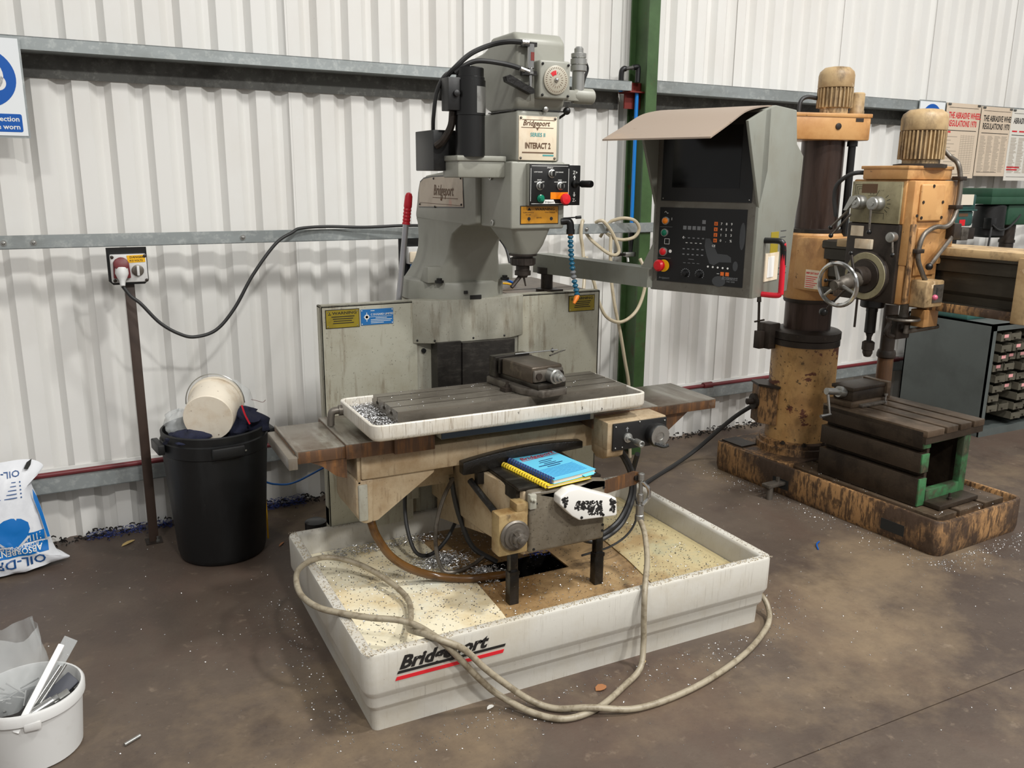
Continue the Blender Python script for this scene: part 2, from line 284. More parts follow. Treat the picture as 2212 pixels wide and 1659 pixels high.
# ------------------------------------------------------------------ the setting: floor, clad wall, rails
m = MB(); m.box(-8, 20, -5, 1.753, -.12, 0); m.box(-8, 20, 1.757, 6, -.12, 0); m.box(-8, 20, -5, 6, -.2, -.1)
part('floor', m, 'floor', kind='structure', at=(3, 1, 0))
WA, W0 = R(1.65), 4.76
def W(s, off, z): return Vector((s*math.cos(WA)+off*math.sin(WA), W0+s*math.sin(WA)-off*math.cos(WA), z))
def wroot(name, label, cat, s, off, z, **k): return root(name, label, cat, (s, -off, z), W(s, off, z), WA, **k)
wall = wroot('wall_back', None, None, 3, 0, 0, kind='structure')
p = .172; m = MB(); pr = []
for k in range(6):
    for ds, d in ((0, 0), (.073, 0), (.110, .036), (.141, .036)): pr.append((k*p+ds, d))
pr.append((6*p+.012, 0))
vs = []; fs = []
for z in (0, 4.6):
    for s_, d in pr: vs.append((s_, d, z))
n = len(pr)
for i in range(n-1): fs.append((i, i+1, n+i+1, n+i))
m.add(vs, fs); s0 = .0555-6*p*5
sh = part('cladding_sheet', MB().add([v+Vector((s0, 0, 0)) for v in m.v], m.f), 'wall', wall, smooth=0)
for k in range(1, 22):
    clone(sh, wall, Vector((s0+k*6*p, 0, 0))+sh.location-Vector((s0, 0, 0))+Vector((0, -.0012*(k % 2), 0)))
def rail(name, sa, sb, zs, off, up, outer, depth=None):
    r = wroot(name, None, None, (sa+sb)/2, off, zs[0], kind='structure'); t = .004
    z0, z1 = zs; zw = z0 if up else z1
    part('inner_flange', MB().box(sa, sb, -off, -off+t, z0, z1).box(sa, sb, -off, -off+.016, (z1-t if up else z0), (z1 if up else z0+t)), 'galv', r, smooth=0)
    part('web', MB().box(sa, sb, -off+t, -.003 if depth is None else -off+depth, zw-(0 if up else t), zw+(t if up else 0)), 'galv', r, smooth=0)
    if outer: part('outer_flange', MB().box(sa, sb, -.008, -.002, zw-outer if up else zw, zw if up else zw+outer), 'galvdark', r, smooth=0)
    return r
rail('trim_1', -4.5, 3.215, (2.405, 2.462), .15, True, .105)
rail('trim_2', 3.40, 16, (2.405, 2.478), .15, True, .105)
tr3 = rail('trim_3', -4.5, 16, (1.527, 1.589), .22, False, 0, .018)
tr4 = rail('trim_4', -4.5, 16, (.297, .372), .1, False, 0)
part('outer_flange', MB().box(-4.5, 16, -.010, -.002, .372, .40), 'wall', tr4, smooth=0)
for s_ in (-.30, -.18, .76, 2.86, 3.02, 4.6, 5.0):
    part('bolt', MB().lathe((s_, -.22, 1.556), -Y, [(.014, 0), (.014, .003), (.008, .003), (.008, .010), (.004, .013)], 10), 'satin', tr3)
part('fire_main_pipe', MB().cyl((-4.5, -.075, .388), (16, -.075, .388), .014, n=10).cyl((4.02, -.075, .388), (4.10, -.075, .388), .024, n=10).cyl((6.1, -.075, .388), (6.17, -.075, .388), .022, n=10), 'redpipe', None, smooth=40, kind=None)
o = bpy.data.objects['fire_main_pipe']; o.location = W(4, .075, .374); o.rotation_euler[2] = WA
o.data.transform(Matrix.Translation(Vector((4, -.075, .374)).__neg__() + ABS[o.name]))
props(o, 'dark red pipe running along the lowest steel wall rail', 'pipe')
# green stanchion
st = wroot('steel_column', 'green painted steel I-beam column standing against the white clad wall', 'column', 3.33, .11, 0)
part('front_flange', MB().box(3.287, 3.372, -.205, -.193, 0, 4.6), 'greensteel', st, smooth=0)
part('back_flange', MB().box(3.287, 3.372, -.025, -.013, 0, 4.6), 'greensteel', st, smooth=0)
part('web', MB().box(3.326, 3.334, -.193, -.025, 0, 4.6), 'greensteel', st, smooth=0)
part('cleat', MB().box(3.20, 3.326, -.10, -.09, 2.30, 2.46).box(3.20, 3.326, -.16, -.03, 2.395, 2.403), 'redoxide', st, smooth=0)
# ================================================================== the milling machine (world coordinates)
mill = root('milling_machine', 'large grey CNC turret milling machine standing in a cream coolant tray', 'milling machine', (1.615, 3.05, 0))
TX0, TX1, TY0, TY1 = .715, 2.515, 2.472, 3.62
def tring(i, z, r=.045): return rrect(TX0+i, TX1-i, TY0+i, TY1-i, max(.012, r-i*.6), z)
m = MB(); m.loft([tring(*a) for a in ((.036, 0), (.033, .076), (.031, .082), (.019, .098), (.017, .104), (.0165, .136), (.0145, .141), (.004, .160), (.002, .168), (0, .30), (.003, .308), (.008, .31), (.036, .31), (.042, .306), (.046, .296), (.058, .207), (.058, .10))], cap1=False)
tray = part('coolant_tray', m, 'tray', mill, 'cream coolant tray with two pressed grooves')
hx0, hx1, hy0, hy1 = 1.45, 1.79, 2.955, 3.14
fx0, fx1, fy0, fy1, fz = .77, 2.46, 2.527, 3.565, .207
m = MB(); m.box(fx0, hx0, fy0, fy1, fz-.01, fz).box(hx1, fx1, fy0, fy1, fz-.01, fz).box(hx0, hx1, fy0, hy0, fz-.01, fz).box(hx0, hx1, hy1, fy1, fz-.01, fz)
part('tray_floor', m, 'trayfloor', tray, 'oily brown tray floor')
part('sump', MB().box(hx0-.01, hx1+.01, hy0-.01, hy1+.01, .06, .07).box(hx0-.01, hx0, hy0, hy1, .07, .2).box(hx1, hx1+.01, hy0, hy1, .07, .2).box(hx0, hx1, hy0-.01, hy0, .07, .2).box(hx0, hx1, hy1, hy1+.01, .07, .2), 'blackgrease', tray)
part('floor_plate', MB().pxy([(.775, 2.53), (1.325, 2.53), (1.345, 2.72), (1.36, 3.0), (1.32, 3.10), (1.30, 3.56), (.775, 3.56)], fz, fz+.006), 'traypale', tray, 'pale cream floor plate')
part('floor_plate', MB().pxy([(2.0, 2.53), (2.455, 2.53), (2.455, 3.56), (2.12, 3.56), (2.06, 2.9)], fz, fz+.005), 'traygreen', tray, 'stained greenish floor plate')
m = MB().text('Bridgeport', (.836, TY0-.0005, .239), X, Z, .066, shear=.36, bold=.042, sx=1.12)
part('lettering', m, 'blackprint', tray, smooth=0)
part('logo_stripe', MB().poly([(.829, TY0+.0005, .222), (1.236, TY0+.0005, .222), (1.240, TY0+.0005, .2315), (.834, TY0+.0005, .2315)], (0, -.0016, 0)), 'blackprint', tray, smooth=0)
part('logo_stripe', MB().poly([(.822, TY0+.0005, .198), (1.229, TY0+.0005, .198), (1.234, TY0+.0005, .211), (.828, TY0+.0005, .211)], (0, -.0016, 0)), 'redprint', tray, smooth=0)
# pedestal, rear cabinet and splash guards
m = MB(); m.pxy([(1.375, 3.665), (2.325, 3.665), (2.325, 4.34), (1.84, 4.34), (1.84, 3.96), (1.375, 3.96)], 0, 1.30, .008); part('cabinet', m, 'millgreen', mill)
cb = bpy.data.objects['cabinet']
part('top_cover', MB().pxy([(1.38, 3.67), (2.32, 3.67), (2.32, 4.33), (1.845, 4.33), (1.845, 3.955), (1.38, 3.955)], 1.30, 1.312, .003), 'casttop', cb)
part('seam', MB().box(1.86, 1.864, 3.70, 4.32, 1.312, 1.3135).box(1.86, 2.30, 3.84, 3.844, 1.312, 1.3135), 'blackgrease', cb)
m = MB(); m.box(.905, 1.345, 3.600, 3.612, .31, 1.322, .004).box(.905, .917, 3.60, 3.662, .31, 1.322, .004).box(.905, 1.345, 3.60, 3.662, 1.310, 1.322, .004)
m.box(.905, .95, 3.602, 3.66, .10, .40, .004)
sg = part('splash_guard', m, 'millgreen', mill, 'left splash guard panel')
m = MB(); m.box(1.862, 2.322, 3.600, 3.612, .31, 1.322, .004).box(2.310, 2.322, 3.60, 3.66, .31, 1.322, .004).box(1.862, 2.322, 3.60, 3.662, 1.310, 1.322, .004)
sg2 = part('splash_guard', m, 'millgreen', mill, 'right splash guard panel')
m = MB(); m.pxy([(1.322, 3.66), (1.322, 3.598), (1.425, 3.545), (1.785, 3.545), (1.886, 3.598), (1.886, 3.66)], 1.128, 1.323, .004)
hood = part('way_hood', m, 'mill', mill)
for x_, y_ in ((1.34, 3.588), (1.41, 3.55), (1.60, 3.545), (1.76, 3.545)): part('screw', MB().ball((x_, y_, 1.142), .005, 8), 'plastic', hood)
m = MB(); m.box(1.30, 1.42, 3.606, 3.66, .21, 1.13).box(1.80, 1.93, 3.606, 3.66, .21, 1.13).box(1.29, 1.94, 3.62, 3.70, .207, 1.13)
part('column_casting', m, 'mill', mill)
part('way_cover_plate', MB().box(1.412, 1.53, 3.525, 3.60, .62, 1.135).box(1.532, 1.80, 3.515, 3.60, .62, 1.128), 'ways', mill, 'dark scraped column slideway')
part('bolt', MB().cyl((1.375, 3.606, 1.09), (1.375, 3.596, 1.09), .011, n=10), 'plastic', mill)
m = MB(); m.box(1.12, 1.30, 3.50, 3.598, .42, .56).pxz([(1.10, .31), (1.28, .31), (1.28, .42), (1.12, .42)], 3.52, 3.598)
part('lower_bracket', m, 'mill', mill)
part('worn_patch_plate', MB().pxz([(.955, .47), (1.04, .47), (1.04, .63), (.935, .63)], 3.55, 3.565), 'white', mill, 'chipped white plate')
# warning and maker plates on the guards
def plate(name, parent, x0, x1, z0, z1, y, mat, tri=True):
    p_ = part(name, MB().box(x0, x1, y-.0025, y, z0, z1), mat, parent, smooth=0); q = (x0, y-.0026, z0); w_, h_ = x1-x0, z1-z0
    return p_, q, w_, h_
for k, (par, x0, x1, z0, z1) in enumerate(((sg, .929, 1.074, 1.225, 1.301), (sg2, 2.142, 2.287, 1.225, 1.299))):
    part('plate_border', MB().box(x0-.003, x1+.003, 3.5985, 3.5998, z0-.003, z1+.003), 'blackprint', par, smooth=0)
    pl, q, w_, h_ = plate('warning_plate', par, x0, x1, z0, z1, 3.599, 'yellowplate')
    m = MB().text('WARNING', V3(q)+X*w_*.56+Z*h_*.76, X, Z, .0165, 'CENTER', bold=.015, sx=1.35)
    for j, (a, b_) in enumerate(((.16, .86), (.2, .82), (.22, .78), (.2, .84))): m.bar(q, X, Z, w_*a, w_*b_, h_*(.60-j*.125), h_*(.65-j*.125), .0003)
    m.bar(q, X, Z, w_*.06, w_*.15, h_*.74, h_*.78); m.bar(q, X, Z, w_*.095, w_*.115, h_*.80, h_*.90)
    part('lettering', m, 'blackprint', par, smooth=0)
    for cx in (x0+.007, x1-.007):
        for cz in (z0+.006, z1-.006): part('screw', MB().ball((cx, 3.597, cz), .003, 6), 'satin', par)
x0, x1, z0, z1 = 1.083, 1.231, 1.228, 1.297
pl, q, w_, h_ = plate('maker_plate', sg, x0, x1, z0, z1, 3.599, 'blueplate')
m = MB().text('C DUGARD LIMITED', V3(q)+X*w_*.30+Z*h_*.60, X, Z, .0120, bold=.02, sx=.98)
m.bar(q, X, Z, w_*.08, w_*.95, h_*.50, h_*.52).bar(q, X, Z, w_*.17, w_*.19, h_*.22, h_*.80).bar(q, X, Z, w_*.30, w_*.42, h_*.88, h_*.92)
m.disc(V3(q)+X*w_*.18+Z*h_*.51, -Y, .0115, .0007, 20, .0085).disc(V3(q)+X*w_*.18+Z*h_*.51, -Y, .006, .0007, 20, .0035)
for j, (a, b_) in enumerate(((.45, .8), (.30, .96), (.30, .92), (.30, .7))): m.bar(q, X, Z, w_*a, w_*b_, h_*(.40-j*.10), h_*(.435-j*.10), .0003)
for cx in (.03, .97):
    for cz in (.07, .93): m.disc(V3(q)+X*w_*cx+Z*h_*cz, -Y, .0025, .001, 8)
part('lettering', m, 'whiteprint', sg, smooth=0)
# ---- knee
m = MB(); m.pxy([(1.445, 2.74), (1.795, 2.74), (1.83, 3.0), (1.86, 3.52), (1.37, 3.52), (1.40, 3.0)], .42, .685, .008)
knee = part('knee', m, 'tan', mill)
m = MB(); m.pyz([(3.0, .42), (3.52, .30), (3.52, .42)], 1.40, 1.83); part('knee_underside', m, 'tan', mill)
m = MB(); m.box(1.455, 1.802, 2.705, 2.79, .437, .690, .014, 3); m.pxz([(1.50, .68), (1.56, .66), (1.66, .66), (1.74, .70), (1.80, .69), (1.80, .66)], 2.705, 2.80, .004)
kf = part('knee_front_casting', m, 'kneefront', mill)
for x_, z_ in ((1.478, .664), (1.792, .66), (1.476, .455), (1.792, .475), (1.793, .50), (1.484, .643)): part('screw', MB().cyl((x_, 2.706, z_), (x_, 2.7025, z_), .0055, n=8), 'plastic', kf)
m = MB(); m.box(1.425, 1.80, 2.74, 3.18, .690, .703, .003).box(1.425, 1.455, 2.76, 3.2, .640, .690)
part('knee_top_plate', m, 'steel', mill, 'dark knurled steel plate')
m = MB(); m.box(1.322, 1.448, 2.700, 2.77, .452, .622, .008).box(1.40, 1.452, 2.705, 2.77, .60, .655, .006)
boss = part('crank_boss', m, 'boss', mill)
m = MB().lathe((1.386, 2.70, .535), -Y, [(.058, 0), (.062, .012), (.056, .018), (.050, .018), (.048, .026), (.036, .028), (.034, .036), (.026, .038), (.024, .052), (.015, .056), (.013, .078), (.008, .080)], 28)
for k in range(3):
    a = 2*PI*k/3+.5; m.box(-.007, .007, -.055, -.036, .010, .032)
    for i in range(len(m.v)-8, len(m.v)):
        v = m.v[i]; m.v[i] = Vector((1.386+v.x*math.cos(a)-v.z*math.sin(a), 2.70+v.y, .535+v.x*math.sin(a)+v.z*math.cos(a)))
part('crank_hub', m, 'dullsteel', boss)
part('dog_block', MB().box(1.452, 1.482, 2.695, 2.72, .625, .685, .004).lathe((1.457, 2.695, .668), -Y, [(.007, 0), (.007, .008), (.004, .012)], 8).lathe((1.470, 2.695, .663), -Y, [(.007, 0), (.007, .008), (.004, .012)], 8), 'mill', mill)
for x_ in (1.420, 1.818):
    m = MB().box(x_-.021, x_+.021, 2.755, 2.797, .205, .345, .004).box(x_-.017, x_+.017, 2.758, 2.794, .33, .47, .004).box(x_-.024, x_+.020, 2.750, 2.770, .335, .35)
    part('telescopic_leg', m, 'blackgrease', mill, 'greasy black square leg with swarf')
yb = 2.655
m = MB(); m.pxz([(1.562, .672), (1.598, .694), (1.645, .697), (1.822, .626), (1.828, .558), (1.820, .551), (1.652, .562), (1.618, .585), (1.576, .628), (1.562, .642)], yb, 2.71, .012, 3)
hc = part('crank_guard', m, 'crankwhite', mill, 'white painted crank guard with worn black lettering')
m = MB(); rr_ = random.Random(4)
def worn(cx, cz, w_, h_, n_):
    for _ in range(n_):
        x_ = cx+rr_.uniform(-w_, w_); z_ = cz+rr_.uniform(-h_, h_)-.16*(x_-cx); k_ = rr_.randint(3, 6); ph = rr_.random()*6; r_ = rr_.uniform(.002, .0065)
        pts = [(x_+r_*rr_.uniform(.6, 1.4)*math.cos(ph+2*PI*i/k_), yb+.0004, z_+r_*rr_.uniform(.6, 1.4)*math.sin(ph+2*PI*i/k_)) for i in range(k_)]
        m.poly(pts, (0, -.0008-rr_.random()*.0004, 0))
worn(1.690, .618, .062, .018, 150); worn(1.722, .590, .034, .016, 80); worn(1.803, .598, .012, .026, 70); worn(1.584, .655, .010, .014, 30)
part('worn_lettering', m, 'blackprint', hc, smooth=0)
for x_, z_ in ((1.584, .632), (1.66, .573), (1.76, .567)): part('screw', MB().cyl((x_, yb, z_), (x_, yb-.003, z_), .006, n=8), 'plastic', hc)
m = MB(); m.pxz([(1.80, .585), (1.80, .640), (2.0, .668), (2.022, .662), (2.026, .620), (2.008, .610)], 2.79, 2.80); br = part('hose_bracket', m, 'rust', mill, 'stained steel strap bracket')
part('bolt', MB().lathe((2.008, 2.79, .64), -Y, [(.012, 0), (.012, .008), (.005, .010)], 8), 'blackgrease', br)
# ---- saddle, way covers, table
sad = part('saddle', MB().box(.896, 2.012, 3.040, 3.42, .719, .822, .007).box(.882, .898, 3.050, 3.40, .699, .817, .004), 'tan', mill)
m = MB(); m.pxz([(.875, .719), (.875, .577), (.886, .548), (.911, .530), (.944, .536), (.950, .719)], 3.050, 3.34, .010, 3); mh = part('axis_motor_housing', m, 'tan', mill)
m = MB(); m.box(.883, .921, 3.042, 3.055, .548, .699, .006); part('access_cover', m, 'mill', mh)
m = MB(); m.pxz([(.947, .720), (.942, .538), (.962, .540), (1.200, .703), (1.205, .720)], 3.054, 3.073); m.pxz([(.962, .720), (.962, .557), (1.18, .706), (1.19, .720)], 3.073, 3.38); part('gusset', m, 'tan', mill)
part('rear_beam', MB().box(.98, 1.375, 3.26, 3.40, .600, .672, .005).box(.96, 1.36, 3.28, 3.42, .56, .60), 'tan', mill)
m = MB(); ar = []
for i in range(13):
    t = i/12; x_ = 1.306+t*.564; ar.append((x_, .719+.054*math.sin(PI*(.12+.62*t))**.8))
m.pxz(ar+[(1.870, .730), (1.718, .724), (1.50, .708), (1.366, .690), (1.306, .690)], 2.996, 3.040, .004); m.box(1.371, 1.40, 3.0, 3.03, .640, .69)
part('way_wiper', m, 'blackgrease', mill, 'black curved rubber way wiper')
part('table_rail', MB().box(1.20, 1.90, 2.965, 3.30, .866, .900).box(1.17, 1.90, 2.975, 3.3, .90, .945), 'mill', mill)
part('table_gib', MB().box(1.20, 1.88, 2.960, 2.967, .868, .892), 'gib', mill, 'dark blue gib strip')
def wcov(x0, x1, y0, y1, z0, z1):
    o = part('way_cover', MB().box(x0, x1, y0, y1, z0, z1-.004, .003), 'rust', mill, 'rust-streaked telescopic way cover')
    part('cover_top', MB().box(x0+.001, x1-.001, y0+.001, y1-.001, z1-.006, z1, .002), 'covertop', o); return o
wcov(.645, .837, 3.032, 3.395, .822, .872); wcov(.834, 1.025, 3.020, 3.43, .818, .880); wcov(1.022, 1.19, 3.006, 3.44, .816, .888)
part('cover_end_plate', MB().box(.612, .646, 2.995, 3.37, .815, .862, .003), 'covertop', mill)
part('cover_end_strip', MB().box(.646, .654, 3.015, 3.40, .850, .878, .002), 'covertop', mill)
m = MB(); m.pxz([(.70, .822), (.84, .822), (.84, .738), (.80, .752), (.745, .80)], 3.04, 3.36); part('cover_bracket', m, 'rust', mill)
wcov(2.245, 2.585, 2.99, 3.335, .828, .874); wcov(2.085, 2.25, 2.982, 3.345, .822, .880); wcov(1.90, 2.09, 2.97, 3.35, .818, .886)
m = MB(); m.pxz([(2.05, .822), (2.46, .828), (2.34, .742), (2.05, .72)], 3.02, 3.33); part('cover_bracket', m, 'rust', mill)
PX0, PX1, PY0, PY1 = .893, 2.108, 2.868, 3.325
def pring(i, z): return rrect(PX0+i, PX1-i, PY0+i, PY1-i, max(.01, .04-i), z)
m = MB().loft([pring(*a) for a in ((.012, .918), (.004, .924), (0, .935), (0, .978), (.003, .981), (.011, .981), (.014, .978), (.016, .945))], cap1=True)
pan = part('drip_pan', m, 'panwhite', mill, 'chipped white drip pan around the table')
part('pan_floor', MB().box(PX0+.016, PX1-.016, PY0+.016, PY1-.016, .940, .9465), 'steelbrown', pan)
part('drain_elbow', MB().tube([(.90, 3.27, .945), (.868, 3.275, .945), (.853, 3.277, .938), (.848, 3.278, .915), (.847, 3.278, .885)], .015, 10).cyl((.905, 3.27, .945), (.880, 3.273, .945), .022, n=12), 'dullsteel', pan)
ty0, ty1, tz = 2.940, 3.255, 1.005; prof = [(ty0, .947), (ty1, .947), (ty1, tz-.020), (ty1-.016, tz-.020), (ty1-.016, tz)]
for yc in (ty1-.07, ty1-.155, ty1-.24):
    prof += [(yc+.006, tz), (yc+.006, tz-.018), (yc+.015, tz-.018), (yc+.015, tz-.030), (yc-.015, tz-.030), (yc-.015, tz-.018), (yc-.006, tz-.018), (yc-.006, tz)]
prof += [(ty0, tz)]
table = part('work_table', MB().pyz(prof, 1.015, 2.045), 'tablesteel', mill, 'dark steel table with three T-slots', smooth=0)
# axis control box at the right end
m = MB(); m.box(1.905, 2.205, 2.862, 2.99, .752, .872, .006).pyz([(2.862, .76), (2.99, .76), (2.985, .72), (2.95, .70), (2.90, .704), (2.866, .722)], 1.907, 1.99, .004)
xb = part('axis_control_box', m, 'tan', mill)
part('panel', MB().box(1.928, 2.202, 2.853, 2.863, .748, .866, .002), 'black', xb)
part('axis_crank', MB().lathe((2.000, 2.853, .800), -Y, [(.021, 0), (.021, .008), (.015, .010), (.015, .016), (.008, .018), (.007, .055), (.013, .060), (.0145, .064), (.0145, .105), (.010, .107), (.010, .095)], 16), 'satin', xb)
part('dial_rim', MB().lathe((2.140, 2.853, .800), -Y, [(.050, 0), (.052, .02), (.052, .032), (.046, .040)], 28), 'black', xb)
part('dial', MB().lathe((2.140, 2.813, .800), -Y, [(.046, 0), (.046, .004), (.018, .0045), (.018, .0015), (.0, .001)], 28), 'satin', xb)
part('dial_handle', MB().tube([(2.115, 2.81, .768), (2.145, 2.795, .757), (2.168, 2.79, .762)], .008, 8), 'plastic', xb)
for x_, z_ in ((1.94, .853), (2.190, .853), (1.94, .76), (2.19, .76), (2.06, .862), (1.975, .76)): part('screw', MB().ball((x_, 2.852, z_), .004, 6), 'satin', xb)
part('arrow_mark', MB().bar((1.998, 2.8528, .826), X, Z, -.002, .002, 0, .012).poly([(1.990, 2.8528, .838), (2.006, 2.8528, .838), (1.998, 2.8528, .848)], (0, -.0005, 0)), 'greyprint', xb, smooth=0)
# ---- turret neck, ram and head
m = MB().lathe((1.60, 3.79, 1.312), Z, [(.243, 0), (.243, .075), (.236, .086), (.20, .092)], 40); part('turret_flange', m, 'millhead', mill)
m = MB(); rings = []
for z_, xa, xb_, ya, yb_, r_ in ((1.385, 1.405, 1.80, 3.585, 4.02, .10), (1.43, 1.44, 1.775, 3.575, 4.0, .07), (1.48, 1.475, 1.752, 3.572, 3.985, .03), (1.53, 1.49, 1.742, 3.565, 3.975, .022), (1.58, 1.492, 1.740, 3.555, 3.965, .016), (1.62, 1.492, 1.740, 3.53, 3.965, .014), (1.65, 1.492, 1.740, 3.46, 3.97, .012), (1.672, 1.490, 1.742, 3.40, 3.98, .01)):
    rings.append(rrect(xa, xb_, ya, yb_, r_, z_, 4))
m.loft(rings); neck = part('turret_neck', m, 'millhead', mill)
for sx in (-1, 1):
    xx = 1.615+sx*.165
    m = MB().pyz([(3.60, 1.398), (3.70, 1.398), (3.665, 1.455), (3.64, 1.47), (3.60, 1.47)], xx-.05, xx+.05, .004); part('bolt_pocket', m, 'millhead', neck)
    part('clamp_bolt', MB().lathe((xx, 3.585, 1.398), Z, [(.02, 0), (.02, .012), (.012, .014), (.012, .022)], 6), 'plastic', neck)
part('data_tag', MB().box(1.585, 1.64, 3.543, 3.549, 1.322, 1.340), 'blackprint', neck); part('data_tag', MB().box(1.555, 1.572, 3.544, 3.551, 1.348, 1.362), 'plastic', neck)
m = MB(); m.pyz([(3.272, 1.676), (3.272, 1.905), (3.52, 1.897), (3.84, 1.872), (3.915, 1.846), (3.95, 1.80), (3.965, 1.745), (3.985, 1.69), (3.978, 1.668), (3.45, 1.662), (3.36, 1.664)], 1.490, 1.742, .010, 3)
ram = part('ram', m, 'millhead', mill)
pp = [(3.925, 1.727), (3.926, 1.80), (3.905, 1.838), (3.86, 1.855), (3.75, 1.864), (3.41, 1.870), (3.398, 1.742)]
part('plate_border', MB().pyz([(3.932, 1.722), (3.933, 1.805), (3.91, 1.845), (3.86, 1.862), (3.75, 1.870), (3.404, 1.876), (3.392, 1.736)], 1.4885, 1.4905), 'plastic', ram)
part('brand_plate', MB().pyz(pp, 1.487, 1.4895), 'sideplate', ram)
mY = -Y
m = MB().text('Bridgeport', (1.4865, 3.735, 1.785), mY, Z, .066, shear=.25, bold=.016, sx=.80)
m.bar((1.4868, 3.735, 1.772), mY, Z, -.01, .28, 0, .003).bar((1.4868, 3.915, 1.745), mY, Z, 0, .505, 0, .002); m.ball((1.487, 3.64, 1.767), .006, 8)
part('lettering', m, 'brownprint', ram, smooth=0)
for y_, z_ in ((3.91, 1.738), (3.72, 1.732), (3.415, 1.75), (3.42, 1.86), (3.73, 1.858)): part('screw', MB().ball((1.486, y_, z_), .005, 6), 'plastic', ram)
m = MB(); m.box(1.510, 1.748, 2.992, 3.268, 1.668, 1.925, .008, 3); hd = part('head_gearbox', m, 'millhead', mill)
for y_, z_ in ((3.17, 1.865), (3.15, 1.687)): part('oil_plug', MB().lathe((1.508, y_, z_), -X, [(.012, 0), (.012, .004), (.006, .005), (.006, .003)], 10), 'satin', hd)
m = MB(); m.loft([rrect(1.524, 1.700, 3.004, 3.23, .02, 1.672, 5), rrect(1.558, 1.688, 3.03, 3.18, .035, 1.60, 5), rrect(1.570, 1.676, 3.047, 3.153, .05, 1.562, 5)]); part('quill_housing', m, 'millhead', mill)
m = MB().lathe((1.621, 3.10, 1.565), -Z, [(.058, 0), (.058, .008), (.042, .010), (.042, .016), (.050, .018), (.050, .045), (.046, .048), (.028, .050), (.028, .068), (.033, .070), (.033, .088), (.022, .090), (.018, .098)], 24)
for k in range(10):
    a = 2*PI*k/10; m.box(1.621+.047*math.cos(a)-.004, 1.621+.047*math.cos(a)+.004, 3.10+.047*math.sin(a)-.004, 3.10+.047*math.sin(a)+.004, 1.522, 1.546)
sp = part('spindle', m, 'dkiron', mill)
part('cutter', MB().cyl((1.612, 3.10, 1.475), (1.565, 3.09, 1.430), .009, .008, 8).cyl((1.622, 3.095, 1.475), (1.630, 3.09, 1.432), .005, .003, 8), 'dkiron', sp)
m = MB(); m.box(1.532, 1.722, 2.994, 3.36, 1.925, 2.112, .010, 3); up_ = part('head_neck', m, 'millhead', mill)
m = MB(); m.pyz([(2.990, 2.14), (3.02, 2.105), (3.23, 2.115), (3.43, 2.19), (3.432, 2.312), (3.39, 2.342), (3.30, 2.350), (3.25, 2.365), (3.22, 2.396), (3.03, 2.396), (2.995, 2.365)], 1.530, 1.740, .016, 3); bh = part('belt_housing', m, 'millhead', mill)
part('seam', MB().box(1.529, 1.741, 3.0, 3.24, 2.112, 2.116), 'blackgrease', bh)
# name plate
q = (1.541, 2.9925, 1.930); part('name_plate', MB().box(1.541, 1.706, 2.991, 2.995, 1.930, 2.093, .001), 'creamplate', up_)
m = MB().text('Bridgeport', V3(q)+X*.016+Z*.128, X, Z, .0270, shear=.28, bold=.022, sx=.98).bar(q, X, Z, .010, .150, .1195, .1215).poly([V3(q)+X*.075+Z*.1195, V3(q)+X*.085+Z*.1195, V3(q)+X*.080+Z*.110], (0, -.001, 0))
m.text('INTERACT 2', V3(q)+X*.082+Z*.044, X, Z, .030, 'CENTER', bold=.035, sx=.68); m.bar(q, X, Z, .014, .152, .026, .0305).bar(q, X, Z, .014, .152, .148, .150)
for v in m.v: v.y -= .0018
part('lettering', m, 'brownprint', up_, smooth=0)
m = MB().text('SERIES II', V3(q)+X*.082+Z*.088, X, Z, .0195, 'CENTER', sx=.96, bold=.018).bar(q, X, Z, .104, .152, .016, .0215)
for v in m.v: v.y -= .0018
part('lettering', m, 'tealprint', up_, smooth=0)
for x_ in (1.549, 1.698):
    for z_ in (1.938, 2.085): part('screw', MB().ball((x_, 2.990, z_), .005, 8), 'dullsteel', up_)
part('oil_cup', MB().lathe((1.648, 2.994, 2.118), -Y, [(.007, 0), (.007, .012), (.010, .014), (.010, .02), (.005, .022)], 10), 'satin', up_)
part('clutch_lever', MB().cyl((1.722, 3.02, 2.085), (1.742, 2.995, 2.105), .005, n=8).ball((1.748, 2.99, 2.117), .015, 12), 'plastic', up_)
# speed dial
m = MB(); m.box(1.604, 1.738, 2.950, 3.0, 2.155, 2.292, .008, 3); sd = part('dial_block', m, 'millhead', mill)
part('speed_dial', MB().lathe((1.672, 2.948, 2.222), -Y, [(.052, 0), (.052, .004), (.049, .006), (.008, .006), (.008, .010), (.0, .012)], 32), 'dial', sd)
m = MB()
for k in range(36):
    a = R(k*10); e = Vector((math.cos(a), 0, math.sin(a))); f = Vector((-math.sin(a), 0, math.cos(a))); o_ = Vector((1.672, 2.9420, 2.222))
    m.bar(o_, e, f, .040, .046, -.0008, .0008, .0008)
    if k % 2 == 0 and not 9 < k < 15: m.bar(o_, e, f, .022, .030, -.0007, .0007, .0008)
part('dial_marks', m, 'brownprint', sd, smooth=0)
m = MB()
for k in range(4):
    a = R(98+k*12); e = Vector((math.cos(a), 0, math.sin(a))); f = Vector((-math.sin(a), 0, math.cos(a))); m.bar((1.672, 2.9420, 2.222), e, f, .018, .034, -.0026, .0026, .0009)
part('dial_marks', m, 'redprint', sd, smooth=0)
part('hub_ball', MB().ball((1.672, 2.940, 2.222), .009, 10), 'chrome', sd)
for x_ in (1.616, 1.727):
    for z_ in (2.167, 2.278): part('screw', MB().ball((x_, 2.947, z_), .005, 8), 'plastic', sd)
